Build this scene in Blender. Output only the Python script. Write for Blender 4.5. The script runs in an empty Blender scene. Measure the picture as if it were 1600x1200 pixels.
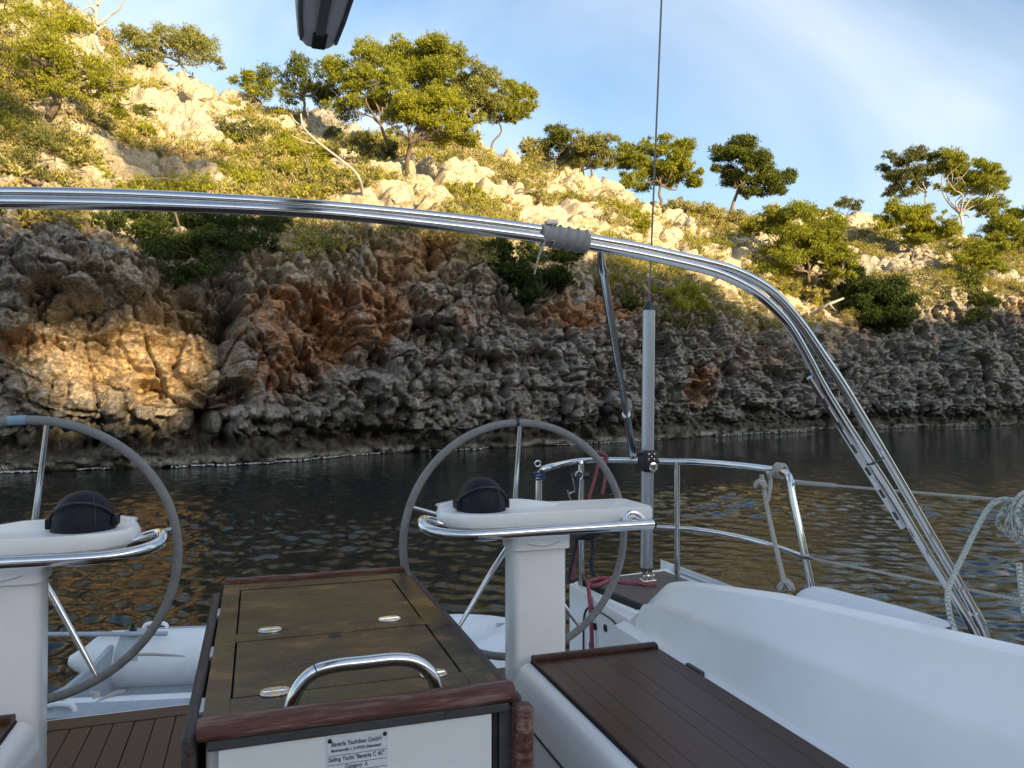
import bpy, bmesh, math, random
import numpy as np
from mathutils import Vector
random.seed(7); rng = np.random.default_rng(11)
SC = bpy.context.scene; COL = SC.collection
rad = math.radians

# ------------------------------------------------------------------ camera, sky, sun, exposure
E = 2.30                      # eye height above the water
YAW, PITCH, F = rad(18.4), rad(0.95), 1200.0
fw = np.array([math.sin(YAW)*math.cos(PITCH), math.cos(YAW)*math.cos(PITCH), math.sin(PITCH)])
rt = np.array([math.cos(YAW), -math.sin(YAW), 0.0])
up = np.cross(rt, fw)
EYE = np.array([0, 0, E])
cam = bpy.data.cameras.new('camera'); cam.sensor_width = 36; cam.lens = 27; cam.clip_start = .05; cam.clip_end = 3000
co = bpy.data.objects.new('camera', cam); COL.objects.link(co); co.location = (0, 0, E)
co.rotation_euler = Vector(fw.tolist()).to_track_quat('-Z', 'Y').to_euler()
SC.camera = co

SUN_EL = rad(12.0); SH = np.array([.62, -.785]); SH /= np.linalg.norm(SH)      # sun: behind the camera, to the right (right, forward)
sx = SH[0]*math.cos(YAW)+SH[1]*math.sin(YAW); sy = -SH[0]*math.sin(YAW)+SH[1]*math.cos(YAW)
SUN = np.array([sx*math.cos(SUN_EL), sy*math.cos(SUN_EL), math.sin(SUN_EL)])
W = bpy.data.worlds.new('World'); SC.world = W; W.use_nodes = True
wn, wl = W.node_tree.nodes, W.node_tree.links
bg = wn['Background']; bg.inputs[1].default_value = 0.142
sky = wn.new('ShaderNodeTexSky'); sky.sky_type = 'NISHITA'; sky.sun_disc = False
sky.sun_elevation = SUN_EL; sky.sun_rotation = math.atan2(sx, sy); sky.air_density = 1.0; sky.dust_density = 1.5; sky.ozone_density = 1.6
# thin wind-drawn cloud veil mixed over the sky, everywhere above the horizon
tc = wn.new('ShaderNodeTexCoord')
mp = wn.new('ShaderNodeMapping'); mp.inputs['Rotation'].default_value = (rad(20), rad(35), rad(-25)); mp.inputs['Scale'].default_value = (1.3, 3.0, 1.6)
mp.inputs['Location'].default_value = (3.9, .8, 2.2)
nz = wn.new('ShaderNodeTexNoise'); nz.inputs['Scale'].default_value = 1.25; nz.inputs['Detail'].default_value = 8; nz.inputs['Roughness'].default_value = .46; nz.inputs['Distortion'].default_value = .6
cr = wn.new('ShaderNodeValToRGB'); cr.color_ramp.elements[0].position = .455; cr.color_ramp.elements[1].position = .74; cr.color_ramp.elements[1].color = (.85, .85, .85, 1)
mx = wn.new('ShaderNodeMixRGB'); mx.inputs[2].default_value = (3.7, 4.0, 4.4, 1)
mp0 = wn.new('ShaderNodeMapping'); mp0.inputs['Rotation'].default_value = (0, 0, rad(23)); wl.new(tc.outputs['Generated'], mp0.inputs[0]); wl.new(mp0.outputs[0], mp.inputs[0]); wl.new(mp.outputs[0], nz.inputs['Vector']); wl.new(nz.outputs[0], cr.inputs[0])
wl.new(cr.outputs[0], mx.inputs[0]); wl.new(sky.outputs[0], mx.inputs[1]); wl.new(mx.outputs[0], bg.inputs[0])
sl = bpy.data.lights.new('sun', 'SUN'); sl.energy = 5.0; sl.angle = rad(.4); sl.color = (1, .77, .44)
so = bpy.data.objects.new('sun', sl); COL.objects.link(so); so.location = (0, -20, 60)
so.rotation_euler = Vector((-SUN).tolist()).to_track_quat('-Z', 'Y').to_euler()
SC.view_settings.view_transform = 'Standard'; SC.view_settings.look = 'None'; SC.view_settings.gamma = 1; SC.view_settings.use_curve_mapping = False
SC.view_settings.exposure = 1.14
SC.cycles.max_bounces = 6; SC.cycles.transparent_max_bounces = 8

# ------------------------------------------------------------------ sight-line helpers (used to place things at their real distances)
def ray(px, py): return fw + rt*((px-800)/F) + up*((600-py)/F)
def at(px, py, t): return EYE + ray(px, py)*t
def onz(px, py, z):
    a = ray(px, py); return EYE + a*((z-E)/a[2])
def ony(px, py, y):
    a = ray(px, py); return EYE + a*(y/a[1])
def project(P):
    q = P-EYE; f = q@fw; return 800+F*(q@rt)/f, 600-F*(q@up)/f, f

# ------------------------------------------------------------------ noise
def _h(ix, iy, iz, seed):
    h = (ix.astype(np.uint32)*np.uint32(374761393) + iy.astype(np.uint32)*np.uint32(668265263) + iz.astype(np.uint32)*np.uint32(2246822519) + np.uint32(seed*3266489917 % 4294967296))
    h = (h ^ (h >> np.uint32(13)))*np.uint32(1274126177); h = (h ^ (h >> np.uint32(15)))*np.uint32(2654435761)
    return ((h ^ (h >> np.uint32(16))) & np.uint32(0xffffff)).astype(np.float32)/np.float32(16777216)
def vnoise(p, seed=0):
    p = p.astype(np.float32); i = np.floor(p).astype(np.int64); f = p-i; w = f*f*f*(f*(f*6-15)+10); r = 0
    for dx in (0, 1):
        for dy in (0, 1):
            for dz in (0, 1):
                k = (w[:, 0] if dx else 1-w[:, 0])*(w[:, 1] if dy else 1-w[:, 1])*(w[:, 2] if dz else 1-w[:, 2])
                r = r + k*_h(i[:, 0]+dx, i[:, 1]+dy, i[:, 2]+dz, seed)
    return r*2-1
def fbm(p, o=4, seed=0, g=.5, ridge=False):
    r = 0; a = 1.0
    for k in range(o):
        n = vnoise(p*(2.03**k)+17.3*k, seed+k)
        r = r + a*((1-2*np.abs(n)) if ridge else n); a *= g
    return r
def voro(p, seed=0, jit=.9):
    p = p.astype(np.float32); i = np.floor(p).astype(np.int64); f1 = np.full(len(p), 9, np.float32); f2 = f1.copy(); cid = np.zeros(len(p), np.float32)
    for dx in (-1, 0, 1):
        for dy in (-1, 0, 1):
            for dz in (-1, 0, 1):
                a, b, c = i[:, 0]+dx, i[:, 1]+dy, i[:, 2]+dz
                d = np.sqrt((a+.5+jit*(_h(a, b, c, seed)-.5)-p[:, 0])**2+(b+.5+jit*(_h(a, b, c, seed+1)-.5)-p[:, 1])**2+(c+.5+jit*(_h(a, b, c, seed+2)-.5)-p[:, 2])**2)
                n = d < f1
                f2 = np.where(n, f1, np.minimum(f2, d)); cid = np.where(n, _h(a, b, c, seed+3), cid); f1 = np.where(n, d, f1)
    return f1, f2, cid
def sstep(a, b, x): t = np.clip((x-a)/(b-a), 0, 1); return t*t*(3-2*t)

# ------------------------------------------------------------------ materials
def nmat(name):
    m = bpy.data.materials.new(name); m.use_nodes = True
    return m, m.node_tree.nodes, m.node_tree.links, m.node_tree.nodes['Principled BSDF']
def ramp(n, stops):
    r = n.new('ShaderNodeValToRGB'); e = r.color_ramp.elements
    while len(e) < len(stops): e.new(.5)
    for k, (p, c) in enumerate(stops): e[k].position = p; e[k].color = (*c, 1)
    return r
def noise(n, l, scale, detail=4, rough=.55, vec=None, sc=None):
    t = n.new('ShaderNodeTexNoise'); t.inputs['Scale'].default_value = scale; t.inputs['Detail'].default_value = detail; t.inputs['Roughness'].default_value = rough
    c = n.new('ShaderNodeTexCoord'); src = c.outputs['Object']
    if sc:
        q = n.new('ShaderNodeMapping'); q.inputs['Scale'].default_value = sc; l.new(src, q.inputs[0]); src = q.outputs[0]
    l.new(src, t.inputs['Vector']); return t
def mixc(n, l, fac, a, b, mode='MIX'):
    x = n.new('ShaderNodeMixRGB'); x.blend_type = mode
    for s, v in ((0, fac), (1, a), (2, b)):
        if hasattr(v, 'is_linked'): l.new(v, x.inputs[s])
        elif s == 0: x.inputs[0].default_value = v
        else: x.inputs[s].default_value = (*v, 1)
    return x.outputs[0]
def attr(n, name): a = n.new('ShaderNodeAttribute'); a.attribute_name = name; return a.outputs['Fac']
def mth(n, l, op, a, b, clamp=False):
    x = n.new('ShaderNodeMath'); x.operation = op; x.use_clamp = clamp
    for s, v in ((0, a), (1, b)):
        if hasattr(v, 'is_linked'): l.new(v, x.inputs[s])
        else: x.inputs[s].default_value = v
    return x.outputs[0]
def bump(n, l, b, h, strength=.3, dist=.01, prev=None):
    q = n.new('ShaderNodeBump'); q.inputs['Strength'].default_value = strength; q.inputs['Distance'].default_value = dist
    l.new(h, q.inputs['Height'])
    if prev: l.new(prev, q.inputs['Normal'])
    l.new(q.outputs[0], b.inputs['Normal']); return q.outputs[0]
def simple(name, c, rough=.4, metal=0, var=.12, scale=6, bmp=0, bscale=60, rvar=.1, sc=None, spec=.5):
    m, n, l, b = nmat(name); t = noise(n, l, scale, 5, .6, sc=sc)
    r = ramp(n, [(.3, tuple(x*(1-var) for x in c)), (.7, tuple(min(1, x*(1+var)) for x in c))]); l.new(t.outputs[0], r.inputs[0]); l.new(r.outputs[0], b.inputs['Base Color'])
    b.inputs['Metallic'].default_value = metal; b.inputs['Specular IOR Level'].default_value = spec
    l.new(mth(n, l, 'MULTIPLY_ADD', t.outputs[0], rvar), b.inputs['Roughness'])
    b.inputs['Roughness'].links[0].from_node.inputs[2].default_value = rough-rvar*.5
    if bmp: bump(n, l, b, noise(n, l, bscale, 3, sc=sc).outputs[0], bmp, .004)
    return m
M = {}
M['gel'] = simple('white_gelcoat', (.85, .85, .84), .24, 0, .05, 3.5, .03, 3)
M['gel_matt'] = simple('white_moulding', (.78, .79, .78), .38, 0, .04, 5, .05, 30)
M['steel'] = simple('polished_stainless', (.66, .66, .66), .13, 1, .06, 25, .02, 90, .12)
M['alu'] = simple('grey_anodised_aluminium', (.42, .45, .50), .38, .75, .05, 20)
M['boomgrey'] = simple('grey_boom_paint', (.62, .62, .60), .45, .0, .06, 12)
M['rim'] = simple('grey_wheel_leather', (.20, .20, .195), .62, 0, .14, 40, .15, 160)
M['black'] = simple('black_plastic', (.018, .018, .02), .45, 0, .2, 30, .1, 120)
M['navy'] = simple('navy_cover_cloth', (.006, .008, .015), .55, 0, .2, 30, .25, 220, spec=.25)
M['tape'] = simple('grey_cloth_tape', (.34, .33, .32), .75, 0, .1, 50, .2, 150)
M['bluetape'] = simple('blue_grey_tape', (.22, .32, .42), .4, 0, .12, 60)
M['pvc'] = simple('pale_grey_inflatable_fabric', (.74, .76, .78), .48, 0, .08, 4, .1, 30)
M['pvc_dark'] = simple('grey_inflatable_trim', (.34, .38, .42), .5, 0, .12, 12)
M['fender'] = simple('white_fender_vinyl', (.74, .76, .79), .38, 0, .03, 8)
M['dark'] = simple('dark_gasket', (.012, .011, .010), .7, 0, .2, 20)
M['wire'] = simple('stay_wire', (.16, .15, .14), .4, .9, .25, 200)
M['dgrey'] = simple('dark_grey_trim', (.055, .055, .06), .55, 0, .2, 20, .1, 60)
M['plate'] = simple('builder_plate', (.70, .73, .75), .3, .1, .04, 40)
M['ink'] = simple('blue_black_print', (.03, .05, .09), .6, 0, .1, 20)
def ropem(name, a, b2, s):
    m, n, l, b = nmat(name); w = n.new('ShaderNodeTexWave'); w.inputs['Scale'].default_value = s; w.inputs['Distortion'].default_value = 3; w.inputs['Detail'].default_value = 3; w.bands_direction = 'DIAGONAL'; w.inputs['Detail Scale'].default_value = 3
    c = n.new('ShaderNodeTexCoord'); l.new(c.outputs['Object'], w.inputs['Vector']); r = ramp(n, [(.35, a), (.95, b2)]); l.new(w.outputs['Fac'], r.inputs[0]); l.new(r.outputs[0], b.inputs['Base Color'])
    b.inputs['Roughness'].default_value = .85; bump(n, l, b, w.outputs['Fac'], .5, .003); return m
M['rope_tan'] = ropem('weathered_rope', (.30, .28, .25), (.50, .47, .42), 45)
M['rope_fleck'] = ropem('flecked_white_rope', (.62, .63, .59), (.17, .22, .21), 62)
M['rope_red'] = ropem('pink_red_rope', (.24, .045, .065), (.40, .15, .16), 45)
M['rope_black'] = ropem('black_rope', (.012, .014, .02), (.05, .07, .10), 45)
def woodm(name, stops, sc, rough, bm=.3, dirt=None, spec=.28):
    m, n, l, b = nmat(name); b.inputs['Specular IOR Level'].default_value = spec; t = noise(n, l, 9, 8, .65, sc=sc); r = ramp(n, stops); l.new(t.outputs[0], r.inputs[0]); c = r.outputs[0]
    oi = n.new('ShaderNodeObjectInfo'); c = mixc(n, l, .5, c, mixc(n, l, oi.outputs['Random'], (.80, .80, .80), (1.2, 1.2, 1.2)), 'MULTIPLY')
    if dirt:
        t2 = noise(n, l, 5.5, 8, .7); r2 = ramp(n, [(.49, (0, 0, 0)), (.60, (.8, .8, .8))]); l.new(t2.outputs[0], r2.inputs[0]); c = mixc(n, l, r2.outputs[0], c, dirt)
        t3 = noise(n, l, 26, 8, .75, sc=(.40, 1.6, 1)); r3 = ramp(n, [(.50, (0, 0, 0)), (.58, (1, 1, 1))]); l.new(t3.outputs[0], r3.inputs[0]); c = mixc(n, l, mth(n, l, 'MULTIPLY', r3.outputs[0], .72), c, (.014, .011, .008))
        t4 = noise(n, l, 60, 5, .65, sc=(.35, 2.4, 1)); r4 = ramp(n, [(.60, (0, 0, 0)), (.66, (1, 1, 1))]); l.new(t4.outputs[0], r4.inputs[0]); c = mixc(n, l, mth(n, l, 'MULTIPLY', r4.outputs[0], .60), c, (.30, .21, .10)); t5 = noise(n, l, 3.2, 4, .6); r5 = ramp(n, [(.40, (1, 1, 1)), (.56, (0, 0, 0))]); l.new(t5.outputs[0], r5.inputs[0]); c = mixc(n, l, mth(n, l, 'MULTIPLY', r5.outputs[0], .6), c, (.022, .020, .012))
    l.new(c, b.inputs['Base Color']); l.new(mth(n, l, 'MULTIPLY_ADD', t.outputs[0], .3), b.inputs['Roughness']); b.inputs['Roughness'].links[0].from_node.inputs[2].default_value = rough-.15
    bump(n, l, b, t.outputs[0], bm, .003); return m
M['teak'] = woodm('dark_oiled_teak', [(.3, (.030, .011, .005)), (.55, (.060, .022, .010)), (.75, (.095, .038, .017))], (9, .6, 9), .36, .12)
M['table'] = woodm('mouldy_weathered_tabletop', [(.40, (.007, .005, .003)), (.52, (.060, .027, .009)), (.62, (.21, .105, .026))], (.55, .9, 1), .30, .4, (.070, .060, .013), .30)
M['mahog'] = woodm('weathered_mahogany', [(.30, (.045, .014, .010)), (.5, (.11, .042, .032)), (.66, (.24, .16, .125))], (.9, 9, 9), .5, .4)
M['leaf_edge'] = woodm('grey_brown_table_edge', [(.3, (.022, .017, .016)), (.55, (.06, .045, .040)), (.75, (.10, .08, .07))], (12, 1.2, 12), .55, .4)
M['deck'] = woodm('worn_aft_deck_teak', [(.3, (.06, .045, .036)), (.55, (.13, .10, .085)), (.75, (.20, .165, .14))], (9, 1, 9), .6, .3)

# ------------------------------------------------------------------ mesh building
class MB:
    def __init__(s): s.v = []; s.f = []
    def add(s, vs, fs):
        o = len(s.v); s.v += [tuple(float(c) for c in v) for v in vs]; s.f += [tuple(i+o for i in f) for f in fs]; return s
    def box(s, x0, x1, y0, y1, z0, z1):
        return s.add([(x0, y0, z0), (x1, y0, z0), (x1, y1, z0), (x0, y1, z0), (x0, y0, z1), (x1, y0, z1), (x1, y1, z1), (x0, y1, z1)],
                     [(0, 3, 2, 1), (4, 5, 6, 7), (0, 1, 5, 4), (1, 2, 6, 5), (2, 3, 7, 6), (3, 0, 4, 7)])
    def loft(s, rings, closed=True, caps=True):
        n = len(rings[0]); vs = [p for r in rings for p in r]; fs = []
        for k in range(len(rings)-1):
            for j in range(n if closed else n-1):
                a, b = k*n+j, k*n+(j+1) % n; fs.append((a, b, b+n, a+n))
        if caps and closed: fs.append(tuple(range(n-1, -1, -1))); fs.append(tuple((len(rings)-1)*n+j for j in range(n)))
        return s.add(vs, fs)
    def tube(s, pts, r, seg=12, closed=False, smooth=0, caps=True):
        P = [np.array(p, float) for p in pts]
        if smooth:
            P = spline(P, smooth, closed)
        R = r if hasattr(r, '__len__') else None
        if R is not None and len(R) != len(P): R = np.interp(np.linspace(0, 1, len(P)), np.linspace(0, 1, len(R)), R)
        n = len(P); rings = []; nrm = None
        for i in range(n):
            a = P[(i-1) % n] if (closed or i) else P[0]; b = P[(i+1) % n] if (closed or i < n-1) else P[-1]
            t = b-a; t = t/(np.linalg.norm(t)+1e-9)
            if nrm is None:
                nrm = np.cross(t, [0, 0, 1]) if abs(t[2]) < .9 else np.cross(t, [1, 0, 0])
            nrm = nrm-t*(nrm@t); nrm /= np.linalg.norm(nrm)+1e-9; bi = np.cross(t, nrm); rr = R[i] if R is not None else r
            rings.append([P[i]+rr*(math.cos(q)*nrm+math.sin(q)*bi) for q in [2*math.pi*k/seg for k in range(seg)]])
        if closed: rings.append(rings[0])
        return s.loft(rings, True, caps and not closed)
    def lathe(s, c, prof, seg=24, axis=(0, 0, 1)):
        c = np.array(c, float); a = np.array(axis, float); a /= np.linalg.norm(a); u = np.cross(a, [0, 1, 0]) if abs(a[1]) < .9 else np.cross(a, [1, 0, 0]); u /= np.linalg.norm(u); w = np.cross(a, u)
        return s.loft([[c+a*h+r*(math.cos(q)*u+math.sin(q)*w) for q in [2*math.pi*k/seg for k in range(seg)]] for r, h in prof])
    def prism(s, poly, z0, z1):
        n = len(poly); return s.loft([[(x, y, z0) for x, y in poly], [(x, y, z1) for x, y in poly]])
def spline(P, n, closed=False):
    out = []; m = len(P); rngk = range(m if closed else m-1)
    for k in rngk:
        p0 = P[(k-1) % m] if (closed or k) else 2*P[0]-P[1]; p1, p2 = P[k], P[(k+1) % m]; p3 = P[(k+2) % m] if (closed or k < m-2) else 2*P[-1]-P[-2]
        for q in range(n):
            t = q/n; out.append(.5*((2*p1)+(-p0+p2)*t+(2*p0-5*p1+4*p2-p3)*t*t+(-p0+3*p1-3*p2+p3)*t**3))
    if not closed: out.append(P[-1])
    return out
def wloc(o):
    v = np.zeros(3)
    while o: v += np.array(o.location); o = o.parent
    return v
def obj(name, mb, mat, parent=None, bevel=0, smooth=35, origin=None):
    me = bpy.data.meshes.new(name); off = wloc(parent); org = np.array(origin, float) if origin is not None else (np.zeros(3) if parent is None else off)
    V = np.array(mb.v)-org
    me.from_pydata(V.tolist(), [], mb.f); me.update()
    b = bmesh.new(); b.from_mesh(me); bmesh.ops.recalc_face_normals(b, faces=b.faces); b.to_mesh(me); b.free()
    if smooth: me.shade_smooth(); me.set_sharp_from_angle(angle=rad(smooth))
    me.materials.append(mat); o = bpy.data.objects.new(name, me); COL.objects.link(o)
    if parent: o.parent = parent
    o.location = (org-off).tolist() if parent or origin is not None else (0, 0, 0)
    if bevel:
        q = o.modifiers.new('bevel', 'BEVEL'); q.width = bevel; q.segments = 3; q.limit_method = 'ANGLE'; q.angle_limit = rad(40); q.harden_normals = False
    return o
def tag(o, label=None, cat=None, group=None, kind=None):
    for k, v in (('label', label), ('category', cat), ('group', group), ('kind', kind)):
        if v: o[k] = v
    return o
def thing(name, loc, label, cat, group=None):
    o = bpy.data.objects.new(name, None); COL.objects.link(o); o.location = [float(c) for c in loc]; o.empty_display_size = .1
    return tag(o, label, cat, group)
def npmesh(name, V, Fq, mat, parent=None, origin=None, smooth=True, attrs=None, kind=None):
    me = bpy.data.meshes.new(name); V = np.asarray(V, np.float32)
    off = wloc(parent)
    V = V-(np.asarray(origin) if origin is not None else off).astype(np.float32); k = Fq.shape[1]
    me.vertices.add(len(V)); me.vertices.foreach_set('co', V.ravel()); me.loops.add(Fq.size); me.loops.foreach_set('vertex_index', Fq.ravel().astype(np.int32))
    me.polygons.add(len(Fq)); me.polygons.foreach_set('loop_start', np.arange(0, Fq.size, k, dtype=np.int32))
    if smooth: me.polygons.foreach_set('use_smooth', np.ones(len(Fq), bool))
    for nme, a in (attrs or {}).items():
        q = me.attributes.new(nme, 'FLOAT', 'POINT'); q.data.foreach_set('value', np.asarray(a, np.float32))
    me.update(calc_edges=True); me.materials.append(mat); o = bpy.data.objects.new(name, me); COL.objects.link(o)
    if parent: o.parent = parent; 
    if origin is not None: o.location = (np.asarray(origin)-off).tolist()
    if kind: o['kind'] = kind
    return o
def gridf(R, C):
    i = np.arange(R*C).reshape(R, C); return np.stack([i[:-1, :-1], i[:-1, 1:], i[1:, 1:], i[1:, :-1]], -1).reshape(-1, 4)

# ------------------------------------------------------------------ rock and ground material
def rock_material():
    m, n, l, b = nmat('karst_limestone'); N = lambda s, d=6, r=.6, sc=None: noise(n, l, s, d, r, sc=sc).outputs[0]
    mid, fine, pit = N(1.7, 8, .68), N(6, 8, .75), N(24, 5, .7)
    def ridged(scale, d=5):
        t = noise(n, l, scale, d, .6); t.noise_type = 'RIDGED_MULTIFRACTAL'; t.inputs['Lacunarity'].default_value = 2.1; return t.outputs[0]
    rid, rid2 = ridged(1.1, 6), ridged(3.6, 5)
    def rp(src, st): r = ramp(n, st); l.new(src, r.inputs[0]); return r.outputs[0]
    grey = rp(mid, [(.30, (.26, .235, .205)), (.47, (.52, .485, .43)), (.66, (.78, .74, .67))])
    grey = mixc(n, l, rp(fine, [(.42, (1, 1, 1)), (.55, (0, 0, 0))]), grey, mixc(n, l, 1, grey, (.58, .56, .54), 'MULTIPLY'))
    grey = mixc(n, l, rp(rid2, [(.30, (.75, .75, .75)), (.75, (0, 0, 0))]), grey, mixc(n, l, 1, grey, (.66, .65, .63), 'MULTIPLY'))
    cream = rp(fine, [(.28, (.34, .27, .16)), (.5, (.58, .49, .34)), (.72, (.72, .65, .50))])
    c = mixc(n, l, mth(n, l, 'MULTIPLY', attr(n, 'cream'), rp(mid, [(.33, (.5, .5, .5)), (.52, (1, 1, 1))])), grey, cream)
    rust = rp(fine, [(.3, (.27, .095, .040)), (.5, (.55, .26, .11)), (.68, (.70, .46, .26))])
    ra = mth(n, l, 'SUBTRACT', mth(n, l, 'MULTIPLY', attr(n, 'rust'), 1.32), rp(mid, [(.35, (0, 0, 0)), (.62, (1, 1, 1))]), True)
    c = mixc(n, l, ra, c, rust)
    ochre = rp(fine, [(.3, (.34, .19, .08)), (.5, (.56, .39, .20)), (.7, (.72, .58, .36))])
    c = mixc(n, l, mth(n, l, 'MULTIPLY', attr(n, 'ochre'), rp(mid, [(.32, (.25, .25, .25)), (.52, (1, 1, 1))])), c, ochre)
    soil = rp(fine, [(.30, (.12, .085, .035)), (.5, (.25, .19, .085)), (.7, (.38, .30, .14))])
    c = mixc(n, l, mth(n, l, 'SUBTRACT', mth(n, l, 'MULTIPLY', attr(n, 'soil'), 1.6), rp(N(1.1, 7, .7), [(.40, (0, 0, 0)), (.62, (1, 1, 1))]), True), c, soil)
    vor = n.new('ShaderNodeTexVoronoi'); vor.feature = 'DISTANCE_TO_EDGE'; vor.inputs['Scale'].default_value = 1.6; vc = n.new('ShaderNodeTexCoord'); wob = mixc(n, l, .12, vc.outputs['Object'], noise(n, l, 2.2, 4, .6).outputs[1], 'ADD'); l.new(wob, vor.inputs['Vector'])
    c = mixc(n, l, mth(n, l, 'MULTIPLY', rp(vor.outputs['Distance'], [(.0, (1, 1, 1)), (.035, (0, 0, 0))]), .55), c, (.05, .045, .04))
    lich = N(11, 6, .72); lmask = mth(n, l, 'SUBTRACT', 1.0, mth(n, l, 'MULTIPLY', attr(n, 'cream'), .6))
    c = mixc(n, l, mth(n, l, 'MULTIPLY', rp(lich, [(.44, (1, 1, 1)), (.50, (0, 0, 0))]), mth(n, l, 'MULTIPLY', lmask, .42)), c, (.050, .047, .043))
    c = mixc(n, l, mth(n, l, 'MULTIPLY', rp(lich, [(.60, (0, 0, 0)), (.68, (1, 1, 1))]), .6), c, (.68, .64, .57))
    c = mixc(n, l, mth(n, l, 'MULTIPLY', rp(pit, [(.34, (1, 1, 1)), (.44, (0, 0, 0))]), .65), c, (.035, .032, .03))
    c = mixc(n, l, mth(n, l, 'MULTIPLY', attr(n, 'tide'), rp(fine, [(.25, (1, 1, 1)), (.75, (.55, .55, .55))])), c, (.055, .048, .034))
    c = mixc(n, l, mth(n, l, 'MULTIPLY', attr(n, 'crust'), rp(pit, [(.40, (0, 0, 0)), (.58, (1, 1, 1))])), c, (.55, .53, .46))
    l.new(c, b.inputs['Base Color']); b.inputs['Roughness'].default_value = .9; b.inputs['Specular IOR Level'].default_value = .25
    q = bump(n, l, b, rid2, .5, .08); q = bump(n, l, b, fine, .5, .10, q); bump(n, l, b, pit, .5, .04, q); return m
M['rock'] = rock_material()

# ------------------------------------------------------------------ the hillside across the cove
# profile stations per sight-line column: (x, shore distance, cliff-top distance, cliff-top row, ridge distance, ridge row)
ST = np.array([
 (-700, 20.0, 23.5, 250, 47, -330), (-300, 21.2, 24.5, 270, 49, -230), (0, 22.6, 25.6, 305, 51, -70), (120, 23.2, 26.4, 330, 51, 20), (190, 23.7, 27.2, 385, 51, 98), (250, 24.1, 27.6, 425, 51, 118), (340, 25.0, 28.4, 420, 51, 138),
 (430, 26.2, 29.5, 400, 51, 168), (520, 28.5, 31.5, 370, 52, 198), (600, 30.8, 34.0, 345, 53, 210), (720, 32.8, 36.2, 375, 54, 216), (820, 34.8, 38.2, 425, 55, 240), (900, 36.5, 40.2, 430, 57, 270), (1000, 39.4, 43.4, 440, 61, 312),
 (1100, 43.5, 48.0, 470, 66, 326), (1200, 48.5, 53.5, 500, 72, 328), (1300, 52.5, 58, 505, 77, 334), (1400, 56, 61, 470, 78, 352), (1500, 59.5, 64, 455, 80, 372), (1600, 62.7, 67, 465, 83, 388), (1900, 71, 76, 480, 95, 420), (2300, 82, 88, 490, 110, 440)], float)
pxs = np.arange(-500, 2101, 2.5); st = [np.interp(pxs, ST[:, 0], ST[:, k]) for k in range(1, 6)]
def smooth1(a, k=9): w = np.hanning(k+2)[1:-1]; w /= w.sum(); return np.convolve(np.pad(a, k//2, mode='edge'), w, 'valid')
shore, ctd, cty, rgd, rgy = [smooth1(a, 25) for a in st]
ctz = np.array([at(x, y, t)[2] for x, y, t in zip(pxs, cty, ctd)]); rgz = np.array([at(x, y, t)[2] for x, y, t in zip(pxs, rgy, rgd)])
dd = ctd-shore
knots = [(-2.2+0*dd, shore+1.0), (-.15+0*dd, shore+.75), (.30+0*dd, shore+.25), (1.0+0*dd, shore+.55), (1.9+0*dd, shore+.05), (1.9+.5*(ctz-1.9), shore+.30*dd), (ctz, ctd),
         (ctz+.34*(rgz-ctz), ctd+.32*(rgd-ctd)), (ctz+.66*(rgz-ctz), ctd+.66*(rgd-ctd)), (rgz, rgd), (rgz+.3, rgd+7), (rgz-9, rgd+70)]
cnts = [5, 7, 12, 16, 96, 90, 76, 60, 50, 8, 6]
rows_z, rows_t, vid = [], [], []
for k, c in enumerate(cnts):
    for q in range(c + (k == len(cnts)-1)):
        w = q/c; rows_z.append(knots[k][0]*(1-w)+knots[k+1][0]*w); rows_t.append(knots[k][1]*(1-w)+knots[k+1][1]*w); vid.append(k+w)
RZ, RT, vid = np.array(rows_z), np.array(rows_t), np.array(vid)
for A in (RZ, RT):                                   # ease the kinks of the profile
    B = A.copy()
    for i in range(3, len(A)-3):
        if vid[i] > 1.5: B[i] = A[i-3:i+4].mean(0)
    A[:] = B
R_, C_ = RZ.shape
U = (pxs-800)/F
X0 = RT*(fw[0]/math.cos(PITCH)+0)+RT*U*rt[0]; Y0 = RT*math.cos(YAW)+RT*U*rt[1]; X0 = RT*math.sin(YAW)+RT*U*rt[0]
P0 = np.stack([X0, Y0, RZ], -1)
def gnormal(P):
    du = np.gradient(P, axis=1); dv = np.gradient(P, axis=0); n = np.cross(du, dv); return n/(np.linalg.norm(n, axis=-1, keepdims=True)+1e-9)
Nn = gnormal(P0)
if (Nn[R_//2, C_//2]@fw) > 0: Nn = -Nn
hd = -P0*np.array([1, 1, 0]); hd /= np.linalg.norm(hd, axis=-1, keepdims=True); wgt = (.72*(1-sstep(6.0, 7.5, vid)))[:, None, None]; Nn = Nn*(1-wgt)+hd*wgt; Nn /= np.linalg.norm(Nn, axis=-1, keepdims=True)      # let the cliff's relief stand out towards the water
Pf = P0.reshape(-1, 3); PX0, PY0, _ = project(Pf); vv = np.repeat(vid, C_)
cl = sstep(1.9, 3.2, vv)*(1-sstep(5.7, 6.6, vv)); slope = sstep(5.6, 6.5, vv)
def gs(x, y, rx, ry): return np.exp(-((PX0-x)/rx)**2-((PY0-y)/ry)**2)
warp = np.stack([vnoise(Pf/2.6, 90), vnoise(Pf/2.6, 95), vnoise(Pf/2.6, 99)], -1)
Q = Pf + .30*warp; Qs = Q*np.array([1, 1, 1.12])
f1, f2, cid = voro(Qs/2.4, 3); blk = sstep(.02, .30, f2-f1)
g1, g2, cid2 = voro(Qs/.95, 13); blk2 = sstep(.02, .34, g2-g1)
h1, h2, cid3 = voro((Pf+.12*warp)/.38, 23); blk3 = sstep(.02, .4, h2-h1)
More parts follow.
